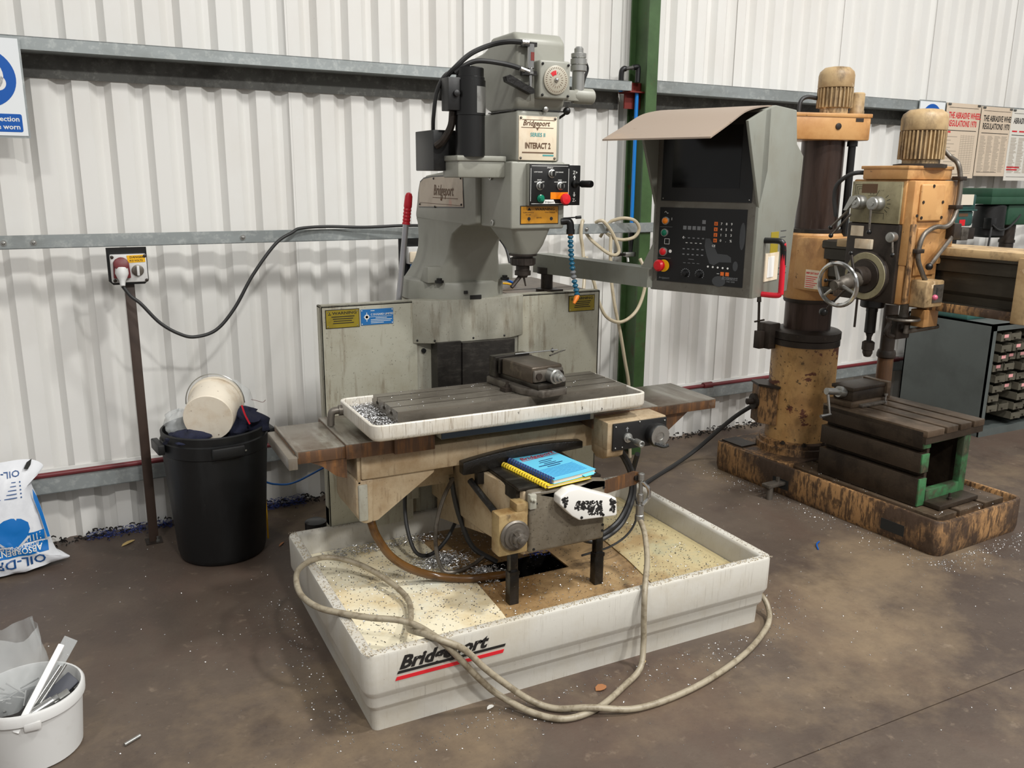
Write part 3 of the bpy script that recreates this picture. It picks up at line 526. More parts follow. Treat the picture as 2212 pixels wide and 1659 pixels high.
# drawbar unit on the right
m = MB(); m.box(1.745, 1.80, 2.985, 3.04, 2.155, 2.195, .004).lathe((1.785, 3.01, 2.176), X, [(.026, 0), (.030, .01), (.030, .085), (.026, .09)], 20); dbp = part('drawbar_bracket', m, 'millhead', mill)
part('drawbar_cylinder', MB().lathe((1.808, 3.01, 2.19), Z, [(.024, 0), (.024, .075), (.032, .078), (.032, .098), (.028, .1), (.032, .103), (.032, .122), (.026, .125), (.030, .128), (.030, .142), (.018, .145), (.018, .160), (.012, .167)], 20), 'satin', dbp)
part('drawbar_lever', MB().tube([(1.835, 3.012, 2.31), (1.850, 3.012, 2.28), (1.838, 3.014, 2.24), (1.832, 3.02, 2.20)], .006, 6), 'plastic', dbp)
# air cylinder, bracket and hoses on the left of the belt housing
m = MB().lathe((1.574, 2.965, 2.345), -Z, [(.010, 0), (.014, .002), (.014, .085), (.010, .088), (.010, .096), (.013, .097), (.013, .106), (.007, .108), (.007, .15), (.004, .16)], 16); ac = part('air_cylinder', m, 'chrome', mill)
part('cylinder_label', MB().box(1.567, 1.581, 2.950, 2.952, 2.285, 2.315), 'redoxide', ac)
part('cylinder_lever', MB().pxz([(1.468, 2.225), (1.484, 2.232), (1.585, 2.188), (1.588, 2.172), (1.575, 2.168), (1.472, 2.208)], 2.955, 2.985), 'blackgrease', ac)
for z_ in (2.235, 2.335): part('cylinder_clamp', MB().box(1.545, 1.595, 2.955, 2.99, z_, z_+.015), 'blackgrease', ac)
def hose(name, P, r, mat, parent, n=8, **k): return part(name, MB().tube(P, r, n), mat, parent, **k)
hose('hose', [(1.552, 2.962, 2.348), (1.50, 3.0, 2.352), (1.45, 3.05, 2.343), (1.374, 3.06, 2.309), (1.322, 3.08, 2.262), (1.295, 3.12, 2.22), (1.29, 3.16, 2.15)], .0095, 'cable', ac)
hose('hose', [(1.560, 2.962, 2.250), (1.493, 3.0, 2.272), (1.398, 3.03, 2.282), (1.351, 3.05, 2.268), (1.32, 3.08, 2.24)], .0090, 'cable', ac)
hose('cable', [(1.345, 3.10, 2.245), (1.30, 3.12, 2.238), (1.270, 3.14, 2.18), (1.262, 3.16, 2.09), (1.275, 3.2, 2.03)], .0075, 'cable', ac)
part('hose_end', MB().cyl((1.562, 2.962, 2.348), (1.535, 2.963, 2.348), .010, n=8).cyl((1.566, 2.962, 2.246), (1.530, 2.964, 2.256), .009, n=8), 'satin', ac)
# axis motor on its bracket
m = MB(); m.box(1.312, 1.512, 3.045, 3.20, 1.862, 1.936, .008); m.box(1.306, 1.512, 3.038, 3.206, 1.924, 1.944, .004); mb_ = part('motor_bracket', m, 'millhead', mill)
m = MB().lathe((1.376, 3.075, 1.940), Z, [(.056, 0), (.056, .150), (.0585, .151), (.0585, .275), (.055, .276), (.055, .286), (.052, .288), (.052, .318), (.046, .322)], 32); mo = part('axis_motor', m, 'plastic', mill, 'black axis drive motor')
m = MB(); pl_ = []
for i in range(7):
    a = R(-88+i*10); pl_.append((1.376+.0592*math.cos(a), 3.075+.0592*math.sin(a)))
m.loft([[(x_, y_, 2.098) for x_, y_ in pl_], [(x_, y_, 2.192) for x_, y_ in pl_]], False, False, False); part('rating_plate', m, 'satin', mo)
part('terminal_box', MB().box(1.278, 1.330, 3.05, 3.12, 2.105, 2.222, .003).lathe((1.308, 3.05, 2.165), -Y, [(.012, 0), (.012, .012), (.006, .014)], 10), 'black', mo)
part('conduit', MB().tube([(1.312, 3.09, 2.105), (1.308, 3.10, 2.05), (1.285, 3.12, 2.0), (1.27, 3.15, 1.98)], .015, 8), 'dkiron', mo)
part('junction_box', MB().box(1.262, 1.37, 3.165, 3.36, 1.888, 2.040, .003), 'black', mill)
# head control box
part('control_panel_box', MB().box(1.574, 1.752, 2.965, 2.995, 1.758, 1.918, .003), 'millhead', mill); cp = bpy.data.objects['control_panel_box']
part('panel', MB().box(1.575, 1.750, 2.961, 2.966, 1.760, 1.916, .001), 'plastic', cp)
q = V3(1.572, 2.9608, 1.760); w_, h_ = .181, .156; m = MB()
for x0, x1, y0, y1 in ((.010, .171, .148, .1495), (.010, .171, .006, .0075), (.006, .0075, .016, .140), (.1735, .175, .016, .140)): m.bar(q, X, Z, x0, x1, y0, y1, .0008)
m.text('SPINDLE', q+X*.09+Z*.140, X, Z, .007, 'CENTER', bold=.01).text('LOW RANGE', q+X*.02+Z*.124, X, Z, .0062, bold=.01).text('HIGH RANGE', q+X*.112+Z*.124, X, Z, .0062, bold=.01)
m.text('BRAKE', q+X*.044+Z*.094, X, Z, .0062, 'CENTER', bold=.01).text('AUTO', q+X*.022+Z*.087, X, Z, .0062, bold=.01).text('OFF', q+X*.055+Z*.087, X, Z, .0062, bold=.01)
m.text('SPEED', q+X*.135+Z*.094, X, Z, .0062, 'CENTER', bold=.01).text('DECREASE  INCREASE', q+X*.137+Z*.087, X, Z, .0056, 'CENTER', bold=.01)
m.poly([q+X*.062+Z*.007, q+X*.116+Z*.007, q+X*.108+Z*.022, q+X*.070+Z*.022], (0, -.0006, 0))
part('lettering', m, 'whiteprint', cp, smooth=0)
part('lettering', MB().text('Bridgeport', q+X*.089+Z*.0105-Y*.0004, X, Z, .009, 'CENTER', shear=.25, bold=.01), 'plastic', cp, smooth=0)
for x_, z_ in ((.098, .120), (.046, .074), (.138, .074)):
    k_ = part('rotary_knob', MB().lathe(q+X*x_+Z*z_, -Y, [(.0165, 0), (.0165, .003), (.013, .005), (.012, .014), (.009, .015)], 20), 'satin', cp)
    part('pointer', MB().box((q+X*x_).x-.004, (q+X*x_).x+.004, 2.940, 2.946, (q+Z*z_).z-.011, (q+Z*z_).z+.011), 'plastic', cp)
part('green_button', MB().lathe(q+X*.050+Z*.026, -Y, [(.0155, 0), (.0155, .006), (.0125, .007), (.0125, .012), (.008, .017), (.0, .018)], 20), 'greenlens', cp)
part('stop_backing', MB().bar(q, X, Z, .094, .172, .024, .050, .0012), 'amber', cp, smooth=0)
part('stop_button', MB().lathe(q+X*.150+Z*.024, -Y, [(.010, 0), (.010, .012), (.021, .016), (.022, .024), (.018, .030), (.0, .032)], 24), 'redbtn', cp)
m = MB().box(1.752, 1.836, 3.02, 3.05, 1.758, 1.914, .002); jg = part('jog_box', m, 'black', mill)
m = MB().text('Z+', (1.800, 3.0195, 1.880), X, Z, .018, bold=.01).text('Z-', (1.800, 3.0195, 1.772), X, Z, .018, bold=.01); o_ = V3(1.808, 3.0195, 0)
m.poly([o_+X*-.006+Z*1.866, o_+X*.006+Z*1.866, o_+Z*1.876], (0, -.0006, 0)).bar(o_, X, Z, -.002, .002, 1.852, 1.868); m.poly([o_+X*-.006+Z*1.800, o_+X*.006+Z*1.800, o_+Z*1.790], (0, -.0006, 0)).bar(o_, X, Z, -.002, .002, 1.798, 1.81)
part('lettering', m, 'whiteprint', jg, smooth=0)
part('joystick', MB().lathe((1.808, 3.02, 1.842), (.35, -1, 0), [(.016, 0), (.016, .008), (.008, .012), (.006, .030), (.011, .034), (.014, .040), (.014, .085), (.012, .09)], 18), 'plastic', jg)
# warning plate on the head
q = V3(1.553, 2.9915, 1.690); part('plate_border', MB().bar(q, X, Z, -.003, .168, -.003, .068, .001), 'plastic', hd, smooth=0)
part('warning_plate', MB().bar(q-Y*.001, X, Z, 0, .165, 0, .065, .001), 'amberplate', hd, smooth=0); q2 = q-Y*.002
m = MB().text('WARNING', q2+X*.062+Z*.050, X, Z, .0150, bold=.012, sx=1.2).text('TURN SWITCH', q2+X*.008+Z*.040, X, Z, .0068, sx=1.05).text('TO OFF', q2+X*.02+Z*.031, X, Z, .0068).text('TOOL CHANGE', q2+X*.105+Z*.040, X, Z, .0068, sx=.95).text('BEFORE', q2+X*.068+Z*.020, X, Z, .0068)
m.disc(q2+X*.035+Z*.018, -Y, .007, .0005, 14, .0055).bar(q2, X, Z, .034, .036, .008, .026); m.disc(q2+X*.135+Z*.018, -Y, .007, .0005, 14)
m.poly([q2+X*.028+Z*.05, q2+X*.044+Z*.05, q2+X*.036+Z*.062], (0, -.0004, 0)); part('lettering', m, 'blackprint', hd, smooth=0)
part('clamp_rod', MB().cyl((1.738, 3.02, 1.706), (1.80, 2.98, 1.712), .003, n=6).cyl((1.795, 2.983, 1.711), (1.815, 2.97, 1.713), .006, n=8), 'plastic', hd)
# coolant nozzle: jointed blue hose
cn = part('coolant_elbow', MB().tube([(1.735, 3.0, 1.695), (1.765, 2.995, 1.697), (1.775, 2.99, 1.688), (1.777, 2.988, 1.66)], .015, 10).cyl((1.777, 2.988, 1.665), (1.777, 2.988, 1.645), .017, n=12), 'plastic', mill)
cpth = catmull([(1.777, 2.988, 1.642), (1.778, 2.986, 1.60), (1.782, 2.984, 1.55), (1.788, 2.982, 1.50), (1.800, 2.98, 1.44), (1.808, 2.975, 1.405), (1.803, 2.968, 1.39)], 20)
i0 = 0; seg = []
acc = 0; last = cpth[0]; pts = [last]
for c_ in cpth[1:]:
    acc += (c_-last).length; last = c_
    if acc > .0165: pts.append(c_); acc = 0
for k in range(len(pts)-1):
    part('hose_link', MB().lathe(pts[k], pts[k+1]-pts[k], [(.007, 0), (.0115, .004), (.0125, .009), (.0075, .0145), (.007, .017)], 10), 'locblue' if k not in (8, 9) else 'greyprint', cn)
part('nozzle_tip', MB().lathe(pts[-1], Vector((-.55, -.2, -.8)), [(.009, -.005), (.011, .006), (.0055, .034)], 10), 'locorange', cn)
part('nozzle_tip', MB().lathe((1.777, 2.988, 1.648), -Z, [(.011, 0), (.009, .012)], 10), 'locorange', cn)
# ---- swing arm and control pendant
PA = R(-65.5); PM = Matrix.Translation((2.225, 3.05, 0)) @ Matrix.Rotation(PA, 4, 'Z')
def pen(mb): return mb.xf(PM)
arm = part('pendant_arm', MB().poly([(2.030, 3.80, 1.405), (2.045, 3.74, 1.405), (2.045, 3.74, 1.40), (2.045, 3.74, 1.49), (2.030, 3.80, 1.49)], (.09, .01, 0)).xf(Matrix.Identity(4)) if False else MB().loft([[(2.045+dx+t*.155, 3.80-t*.76, z_) for dx, z_ in ((0, 1.402+t*.002), (.085, 1.402+t*.002), (.085, 1.497-t*.010), (0, 1.497-t*.010))] for t in (0, 1)]), 'pend', mill)
part('arm_gusset', MB().poly([(2.20, 3.10, 1.47), (2.225, 3.04, 1.40), (2.225, 3.04, 1.60)], (.05, .006, 0)), 'pend', arm)
part('pivot', MB().lathe((2.09, 3.735, 1.312), Z, [(.055, 0), (.055, .014), (.03, .016), (.03, .085), (.05, .09), (.05, .12)], 20).box(2.045, 2.13, 3.64, 3.68, 1.312, 1.33), 'dkiron', arm)
m = MB(); prof = [(0, 1.395), (.372, 1.392), (.40, 1.70), (.43, 1.80), (.437, 1.965), (.352, 2.012), (.318, 2.146), (.10, 2.15), (.0, 2.128), (.0, 1.755)]
m.pyz(prof, 0, .470, .005); pd = part('control_pendant', pen(m), 'pend', mill, 'grey control pendant housing')
def fp(x_, z_, y_=0): return Vector((x_, y_, z_))
for x_ in (0, .458):
    part('cheek_plate', pen(MB().pyz([(.004, 1.752), (-.155, 2.078), (-.06, 2.108), (.05, 2.140), (.06, 1.90)], x_, x_+.012, .002)), 'pend', pd)
part('front_frame', pen(MB().box(.012, .458, -.002, .001, 1.397, 2.125)), 'pendfrontshade', pd, 'greasy grey front frame, darkened for the shade under the visor')
part('screen_bezel', pen(MB().bar((0, -.0022, 0), X, Z, .036, .440, 1.775, 2.118, .002)), 'plastic', pd, smooth=0)
part('screen', pen(MB().bar((0, -.0043, 0), X, Z, .085, .385, 1.83, 2.075, .0012)), 'screen', pd, smooth=0)
for x_, z_ in ((.046, 1.785), (.430, 1.785), (.430, 1.95), (.436, 1.93)): part('screw', pen(MB().ball((x_, -.005, z_), .003, 6)), 'satin', pd)
q = Vector((.034, -.002, 1.437)); w_, h_ = .392, .311
part('keypad_panel', pen(MB().bar(q, X, Z, 0, w_, 0, h_, .0025)), 'plastic', pd, smooth=0); q = q-Y*.0026
m = MB()
for t_, r_, c_ in (('7', 0, 0), ('8', 0, 1), ('9', 0, 2), ('4', 1, 0), ('5', 1, 1), ('6', 1, 2), ('1', 2, 0), ('2', 2, 1), ('3', 2, 2), ('0', 3, 0), ('.', 3, 1), ('%', 3, 2)): m.text(t_, q+X*(.285+c_*.0222)+Z*(.247-r_*.0225), X, Z, .0135, 'CENTER', bold=.02)
m.text('CE', q+X*.256+Z*.157, X, Z, .0125, 'CENTER', bold=.02); m.text('I', q+X*.058+Z*.258, X, Z, .016, 'CENTER').disc(q+X*.058+Z*.128, -Y, .007, .0005, 16, .0052)
for k in range(5): m.disc(q+X*(.236+k*.0220)+Z*(.075-k*.0005), -Y, .0042, .0004, 10)
for k in range(4): m.bar(q, X, Z, .128+k*.0215, .137+k*.0215, .1665, .169)
m.poly([q+X*.117+Z*.195, q+X*.122+Z*.189, q+X*.117+Z*.183, q+X*.112+Z*.189], (0, -.0004, 0)); m.bar(q, X, Z, .278, .288, .048, .050)
m.bar(q, X, Z, .028, .052, .179, .1805).bar(q, X, Z, .028, .052, .157, .1585).bar(q, X, Z, .028, .0295, .157, .18).bar(q, X, Z, .0505, .052, .157, .18)
for i in range(10): m.bar(q, X, Z, .022+i*.0018, .0242+i*.0018, .289+.004*math.sin(i*2*PI/10), .2908+.004*math.sin(i*2*PI/10))
part('lettering', pen(m), 'whiteprint', pd, smooth=0)
m = MB()
m.text('Bridgeport', q+X*.335+Z*.030, X, Z, .0155, 'CENTER', shear=.3, bold=.012).bar(q, X, Z, .30, .37, .0265, .0278).text('TNC 2500', q+X*.34+Z*.0165, X, Z, .0085, 'CENTER', bold=.01).text('Bridgeport', q+X*.034+Z*.010, X, Z, .0115, 'CENTER', shear=.3)
for r_ in range(2):
    for k in range(5):
        if r_ or k == 4: m.bar(q, X, Z, .113+k*.0215, .1285+k*.0215, .222+(1-r_)*.026, .2375+(1-r_)*.026)
for r_ in range(3):
    for k in range(5): m.bar(q, X, Z, .116+k*.0215, .1255+k*.0215, .186-r_*.0228-(.023 if r_ else 0), .1905-r_*.0228-(.023 if r_ else 0))
for cx in (.135, .200):
    for k in range(11):
        a = R(200-k*24); m.bar(q+X*cx+Z*.040, Vector((math.cos(a), 0, math.sin(a))), Vector((-math.sin(a), 0, math.cos(a))), .017, .021, -.002, .002)
for k in range(4): m.bar(q, X, Z, .122+k*.021, .133+k*.021, .083, .085)
m.bar(q, X, Z, .145, .17, .099, .101).bar(q, X, Z, .003, .062, .229, .230).bar(q, X, Z, .003, .062, .098, .099)
part('lettering', pen(m), 'greyprint', pd, smooth=0)
for r_ in range(4): part('axis_key', pen(MB().bar(q, X, Z, .2535, .2685, .2435-r_*.0225, .2585-r_*.0225, .0012)), 'orangekey', pd, smooth=0)
for k in range(2): part('axis_key', pen(MB().bar(q, X, Z, .294+k*.022, .309+k*.022, .042, .057, .0012)), 'orangekey', pd, smooth=0)
m = MB()
for t_, r_ in (('X', 0), ('Y', 1), ('Z', 2), ('IV', 3)): m.text(t_, q+X*.261+Z*(.2465-r_*.0225)-Y*.0013, X, Z, .011, 'CENTER', bold=.01)
part('lettering', pen(m), 'blackprint', pd, smooth=0)
m = MB()          # paint worn to grey where hands rest
m.poly([q+X*x_+Z*z_ for x_, z_ in ((.218, .190), (.238, .190), (.252, .170), (.275, .130), (.318, .128), (.335, .118), (.338, .098), (.285, .096), (.262, .082), (.242, .088), (.228, .120), (.216, .158))], (0, -.0003, 0))
m.poly([q+X*(.378+.012*math.cos(a))+Z*(.205+.055*math.sin(a)) for a in [2*PI*i/14 for i in range(14)]], (0, -.0003, 0))
m.poly([q+X*(.288+.030*math.cos(a))+Z*(.018+.022*math.sin(a)) for a in [2*PI*i/14 for i in range(14)]], (0, -.0003, 0))
m.poly([q+X*(.356+.011*math.cos(a))+Z*(.084+.020*math.sin(a)) for a in [2*PI*i/14 for i in range(14)]], (0, -.0003, 0))
part('worn_patch', pen(m), 'faint', pd, smooth=0)
for nm, x_, z_, mt, r_ in (('start_lamp', .030, .255, 'amber', .0125), ('start_button', .028, .205, 'greenlens', .0125), ('off_button', .026, .125, 'redbtn', .0145)):
    bt = part('button_ring', pen(MB().lathe(q+X*x_+Z*z_, -Y, [(r_+.005, 0), (r_+.004, .006), (r_, .007)], 20)), 'satin', pd); part(nm, pen(MB().lathe(q+X*x_+Z*z_-Y*.005, -Y, [(r_, 0), (r_, .006), (r_*.6, .010), (0, .011)], 18)), mt, pd)
part('stop_ring', pen(MB().disc(q+X*.030+Z*.065, -Y, .026, .003, 24)), 'yellow', pd); part('emergency_stop', pen(MB().lathe(q+X*.026+Z*.066-Y*.003, (-.12, -1, .05), [(.012, 0), (.012, .012), (.024, .018), (.025, .032), (.018, .040), (0, .042)], 24)), 'redbtn', pd)
for cx in (.135, .200): part('override_knob', pen(MB().lathe(q+X*cx+Z*.040, -Y, [(.015, 0), (.012, .010), (.011, .018), (.0, .019)], 18)), 'plastic', pd)
# visor board, curved
m = MB(); t_ = .006; pr = [(.165, 2.136), (.06, 2.141), (-.06, 2.128), (-.17, 2.105), (-.30, 2.055), (-.44, 2.003)]
qq = catmull([(0, y_, z_) for y_, z_ in pr], 5)
m.loft([[(x_+(0 if x_ == 0 else 0), p_.y, p_.z+(.006 if k == 0 else 0)) for x_, k in ((.012, 1), (.46, 1), (.46, 0), (.012, 0))] for p_ in qq])
part('visor', pen(m), 'tanprint' if False else 'visor', pd, 'bent tan hardboard sun visor') if False else None
MATS['visor'] = M('visor_board', C(146, 131, 117), .6, 0, [(C(166, 142, 116), 3, .56, .68, I3, .6), (C(120, 106, 90), 20, .64, .70, I3, .6)])
part('visor', pen(m), 'visor', pd, 'bent tan hardboard visor')
# side: handle, plates
hp = catmull([(.474, .02, 1.628), (.515, .02, 1.628), (.522, .021, 1.618), (.522, .025, 1.60)], 5)
HB = [(.470, .085, 1.625), (.530, .085, 1.625), (.545, .087, 1.615), (.548, .09, 1.59), (.548, .10, 1.43), (.545, .10, 1.412), (.530, .098, 1.405), (.470, .095, 1.405)]
m = MB().tube(HB, .0115, 10, 5); part('grab_handle', pen(m), 'broomred', pd, 'red plastic coated grab handle')
part('handle_top', pen(MB().tube(HB[:4], .0122, 10, 5).cyl(HB[3], (.548, .096, 1.53), .0125, n=10)), 'plastic', pd)
part('side_plate', pen(MB().box(.470, .473, .10, .24, 1.455, 1.57)), 'creamplate', pd); part('side_plate', pen(MB().box(.4732, .475, .125, .19, 1.47, 1.555)), 'whiteprint', pd)
part('side_label', pen(MB().box(.470, .4715, .145, .225, 1.56, 1.655)), 'yellowplate', pd)
m = MB()
for j in range(3): m.bar((.4706, .245, 1.655-j*.026), Y, Z, 0, .06, 0, .003)
m.disc((.4706, .275, 1.585), X, .022, .0005, 18, .020)
for j in range(2): m.bar((.4706, .25, 1.50-j*.026), Y, Z, 0, .03, 0, .003).bar((.4706, .30, 1.50-j*.026), Y, Z, 0, .04, 0, .003)
part('pen_marks', pen(m), 'faint', pd, smooth=0)
# hoses and cables inside the tray area
hose('drain_hose', [(.940, 3.14, .56), (.948, 3.11, .52), (.968, 3.10, .45), (1.02, 3.09, .36), (1.10, 3.08, .29), (1.21, 3.06, .24), (1.33, 3.0, .23), (1.45, 2.975, .23), (1.52, 3.0, .21)], .0175, 'brownhose', mill, 10, label='oily brown drain hose')
hose('cable', [(1.355, 3.22, .60), (1.30, 3.20, .52), (1.255, 3.17, .42), (1.245, 3.15, .32), (1.26, 3.12, .235), (1.31, 3.10, .222), (1.40, 3.12, .225), (1.47, 3.15, .24)], .009, 'dullsteel', mill, label='braided steel conduit')
hose('cable', [(1.36, 3.25, .59), (1.37, 3.24, .50), (1.39, 3.22, .40), (1.43, 3.18, .28), (1.52, 3.12, .215)], .012, 'cable', mill)
hose('cable', [(1.22, 3.42, .55), (1.19, 3.38, .47), (1.18, 3.33, .36), (1.20, 3.28, .26), (1.27, 3.28, .235), (1.36, 3.32, .27), (1.43, 3.36, .34)], .009, 'cable', mill)
hose('cable', [(1.36, 3.05, .645), (1.38, 2.98, .60), (1.40, 2.90, .555), (1.41, 2.82, .505)], .014, 'blackgrease', mill)
hose('cable', [(2.02, 2.96, .72), (2.06, 2.95, .66), (2.09, 2.94, .58), (2.08, 2.93, .49), (2.0, 2.90, .40), (1.87, 2.88, .36), (1.80, 2.90, .38)], .011, 'cable', mill)
hose('cable', [(2.03, 2.95, .72), (2.075, 2.94, .65), (2.10, 2.93, .57), (2.09, 2.92, .48), (2.01, 2.89, .385), (1.88, 2.87, .345), (1.80, 2.90, .36)], .010, 'cable', mill)
hose('cable', [(2.10, 2.93, .52), (2.12, 2.92, .42), (2.08, 2.92, .33), (1.98, 2.92, .28), (1.85, 2.95, .25)], .005, 'cable', mill)
# ================================================================== the radial drill (u, v, z in its own frame)
DA = R(3.8); D0 = Vector((3.745, 2.583, 0))
def DW(u, v, z): return D0+Vector((u*math.cos(DA)-v*math.sin(DA), u*math.sin(DA)+v*math.cos(DA), z))
def droot(name, label, cat, u, v, z=0, **k): return root(name, label, cat, (u, v, z), DW(u, v, z), DA, **k)
dr = droot('radial_drill', 'orange and brown radial arm drill with chipped paint beside the mill', 'drilling machine', .37, .81)
def dring(i, z, r=.06): return rrect(i, .745-i, i, 1.62-i, max(.012, r-i), z)
base = part('base', MB().loft([dring(.012, 0), dring(.004, .02), dring(0, .04), dring(0, .182), dring(.004, .19), dring(.020, .19), dring(.024, .184), dring(.030, .145)]), 'drillbase', dr, 'cast base with flaking orange paint')
for v0, v1 in ((.20, .34), (.98, 1.10)):
    part('lifting_slot', MB().box(-.002, .010, v0, v1, .045, .105), 'inside', base)
for u0, u1 in ((.075, .245), (.272, .470), (.497, .672)): part('bed_strip', MB().box(u0, u1, .075, 1.02, .145, .183, .004), 'casttop', base, 'slotted bed strip')
part('bed_block', MB().box(.02, .725, 1.02, 1.60, .14, .194, .004), 'drillbase', base); part('pad', MB().box(.03, .16, 1.40, 1.58, .194, .204), 'dkiron', base)
part('column_foot', MB().lathe((.37, 1.26, .19), Z, [(.252, 0), (.252, .045), (.244, .05), (.235, .05), (.235, .075), (.215, .08)], 40).box(.37, .60, 1.02, 1.26, .194, .24, .004), 'drillbase', dr)
for k in range(6): a = R(200+k*32); part('foot_bolt', MB().lathe((.37+.232*math.cos(a), 1.26+.232*math.sin(a), .262), Z, [(.016, 0), (.016, .012), (.009, .014), (.009, .02)], 6), 'dkiron', base)
sh_ = part('column_shroud', MB().lathe((.37, 1.26, .24), Z, [(.205, 0), (.202, .03), (.201, .63)], 40), 'drillchip', dr)
part('clamp_collar', MB().lathe((.37, 1.26, .87), Z, [(.206, 0), (.206, .035), (.203, .038), (.209, .042), (.209, .085), (.195, .095), (.16, .10)], 40), 'dkiron', dr)
part('inner_column', MB().lathe((.37, 1.26, .94), Z, [(.140, 0), (.140, .23), (.124, .235), (.124, 1.16)], 40), 'colsteel', dr)
part('sleeve_ring', MB().lathe((.37, 1.26, 1.135), Z, [(.150, 0), (.155, .01), (.155, .03)], 40), 'dkiron', dr)
slv = part('arm_sleeve', MB().lathe((.37, 1.26, 1.16), Z, [(.157, 0), (.165, .015), (.167, .385), (.155, .40), (.13, .405)], 40).box(.20, .54, 1.02, 1.26, 1.22, 1.54, .02), 'drill', dr)
part('sleeve_band', MB().lathe((.37, 1.26, 1.56), Z, [(.158, 0), (.158, .02), (.13, .024)], 40), 'dkiron', dr)
m = MB(); q = DW(0, 0, 0)
part('notice', MB().box(.205, .2065, 1.10, 1.20, 1.24, 1.34).box(.199, .2005, 1.06, 1.16, 1.24, 1.35), 'creamplate', slv); m = MB().text('IMPORTANT', (.1985, 1.155, 1.325), -Y, Z, .017, bold=.02)
for j in range(6): m.bar((.1988, 1.155, 1.308-j*.012), -Y, Z, 0, .085-(j % 3)*.012, 0, .004)
part('lettering', m, 'redprint', slv, smooth=0)
# clamp gear on the left of the shroud
m = MB().box(.125, .215, 1.33, 1.43, .84, 1.0, .006); cl = part('clamp_box', m, 'dkiron', dr)
part('clamp_lever', MB().cyl((.100, 1.40, .93), (.095, 1.41, 1.14), .008, n=8).cyl((.095, 1.41, 1.13), (.0935, 1.413, 1.195), .014, .010, 10).cyl((.06, 1.40, 1.01), (.14, 1.40, 1.015), .006, n=8).box(.082, .125, 1.37, 1.42, .84, .95, .003), 'dkiron', dr)
m = MB().pxy([(.115, 1.37), (.160, 1.255), (.24, 1.30), (.24, 1.45), (.16, 1.47)], .36, .60); tb = part('terminal_box', m, 'drillbase', dr); part('lid', MB().pxy([(.105, 1.37), (.155, 1.24), (.245, 1.29), (.245, 1.46), (.155, 1.48)], .60, .614), 'dkiron', tb)
part('gland', MB().lathe((.130, 1.41, .49), (-1, .3, 0), [(.05, 0), (.05, .02), (.02, .022), (.02, .06), (.016, .062)], 14), 'dkiron', tb)
# top box and its motor
TB = Matrix.Translation((.37, 1.26, 0)) @ Matrix.Rotation(R(-18), 4, 'Z')
bx_ = part('top_gearbox', MB().box(-.34, .19, -.17, .15, 2.092, 2.228, .008).box(-.345, .195, -.175, .155, 2.218, 2.240, .004).xf(TB), 'drill', dr)
part('sight_plug', MB().lathe((-.02, -.17, 2.168), -Y, [(.018, 0), (.018, .006), (.010, .008)], 14).xf(TB), 'dkiron', bx_)
part('oil_stain_plate', MB().box(.09, .14, -.1715, -.169, 2.195, 2.215).xf(TB), 'dkiron', bx_)
def finned(u, v, z, r, h, hc, nf, mat, nm):
    mt = part(nm, MB().lathe((u, v, z), Z, [(r*.80, 0), (r*.80, .03), (r*.86, .035), (r*.86, h)], 32), mat, dr)
    for k in range(nf):
        a = 2*PI*k/nf; mm = MB().box(r*.84, r*1.02, -.0035, .0035, .035, h-.008).xf(Matrix.Translation((u, v, z)) @ Matrix.Rotation(a, 4, 'Z')); part('cooling_fin', mm, mat, mt, smooth=0)
    part('fan_cowl', MB().lathe((u, v, z+h), Z, [(r*1.0, -.005), (r*1.02, 0), (r*1.02, hc*.55), (r*.96, hc*.75), (r*.72, hc*.95), (r*.4, hc)], 32), mat, mt); return mt
mt1 = finned(.345, 1.185, 2.240, .098, .150, .110, 26, 'drillcream', 'elevating_motor')
part('capacitor_can', MB().lathe((.475, 1.13, 2.240), Z, [(.043, 0), (.043, .02), (.040, .025), (.040, .115), (.034, .122)], 20), 'drillcream', dr)
part('conduit', MB().tube([(.27, 1.25, 2.33), (.21, 1.27, 2.335), (.17, 1.28, 2.31), (.16, 1.28, 2.235)], .012, 8), 'cable', dr)
part('elevating_screw', MB().cyl((.455, 1.12, 1.50), (.455, 1.12, 2.10), .022, n=12).lathe((.455, 1.12, 2.06), Z, [(.03, 0), (.03, .03)], 12), 'plastic', dr, 'black threaded elevating screw')
# arm: slideways facing the box table
prof = [(.215, 1.535), (.50, 1.535), (.50, 1.222), (.215, 1.222), (.200, 1.232), (.200, 1.262), (.235, 1.266), (.235, 1.305), (.222, 1.325), (.222, 1.418), (.200, 1.424), (.200, 1.482), (.190, 1.488), (.190, 1.525)]
arm2 = part('radial_arm', MB().poly([(u, -.11, z) for u, z in prof], (0, 1.16, 0)), 'armsteel', dr, smooth=0)
part('arm_top_lip', MB().box(.188, .50, -.12, .95, 1.500, 1.540, .004), 'drillcream', arm2); part('arm_lower_lip', MB().box(.196, .5, -.12, .95, 1.216, 1.260, .004), 'drillbase', arm2)
part('arm_end_block', MB().box(.170, .50, -.16, -.09, 1.21, 1.52, .006), 'drillcream', arm2)
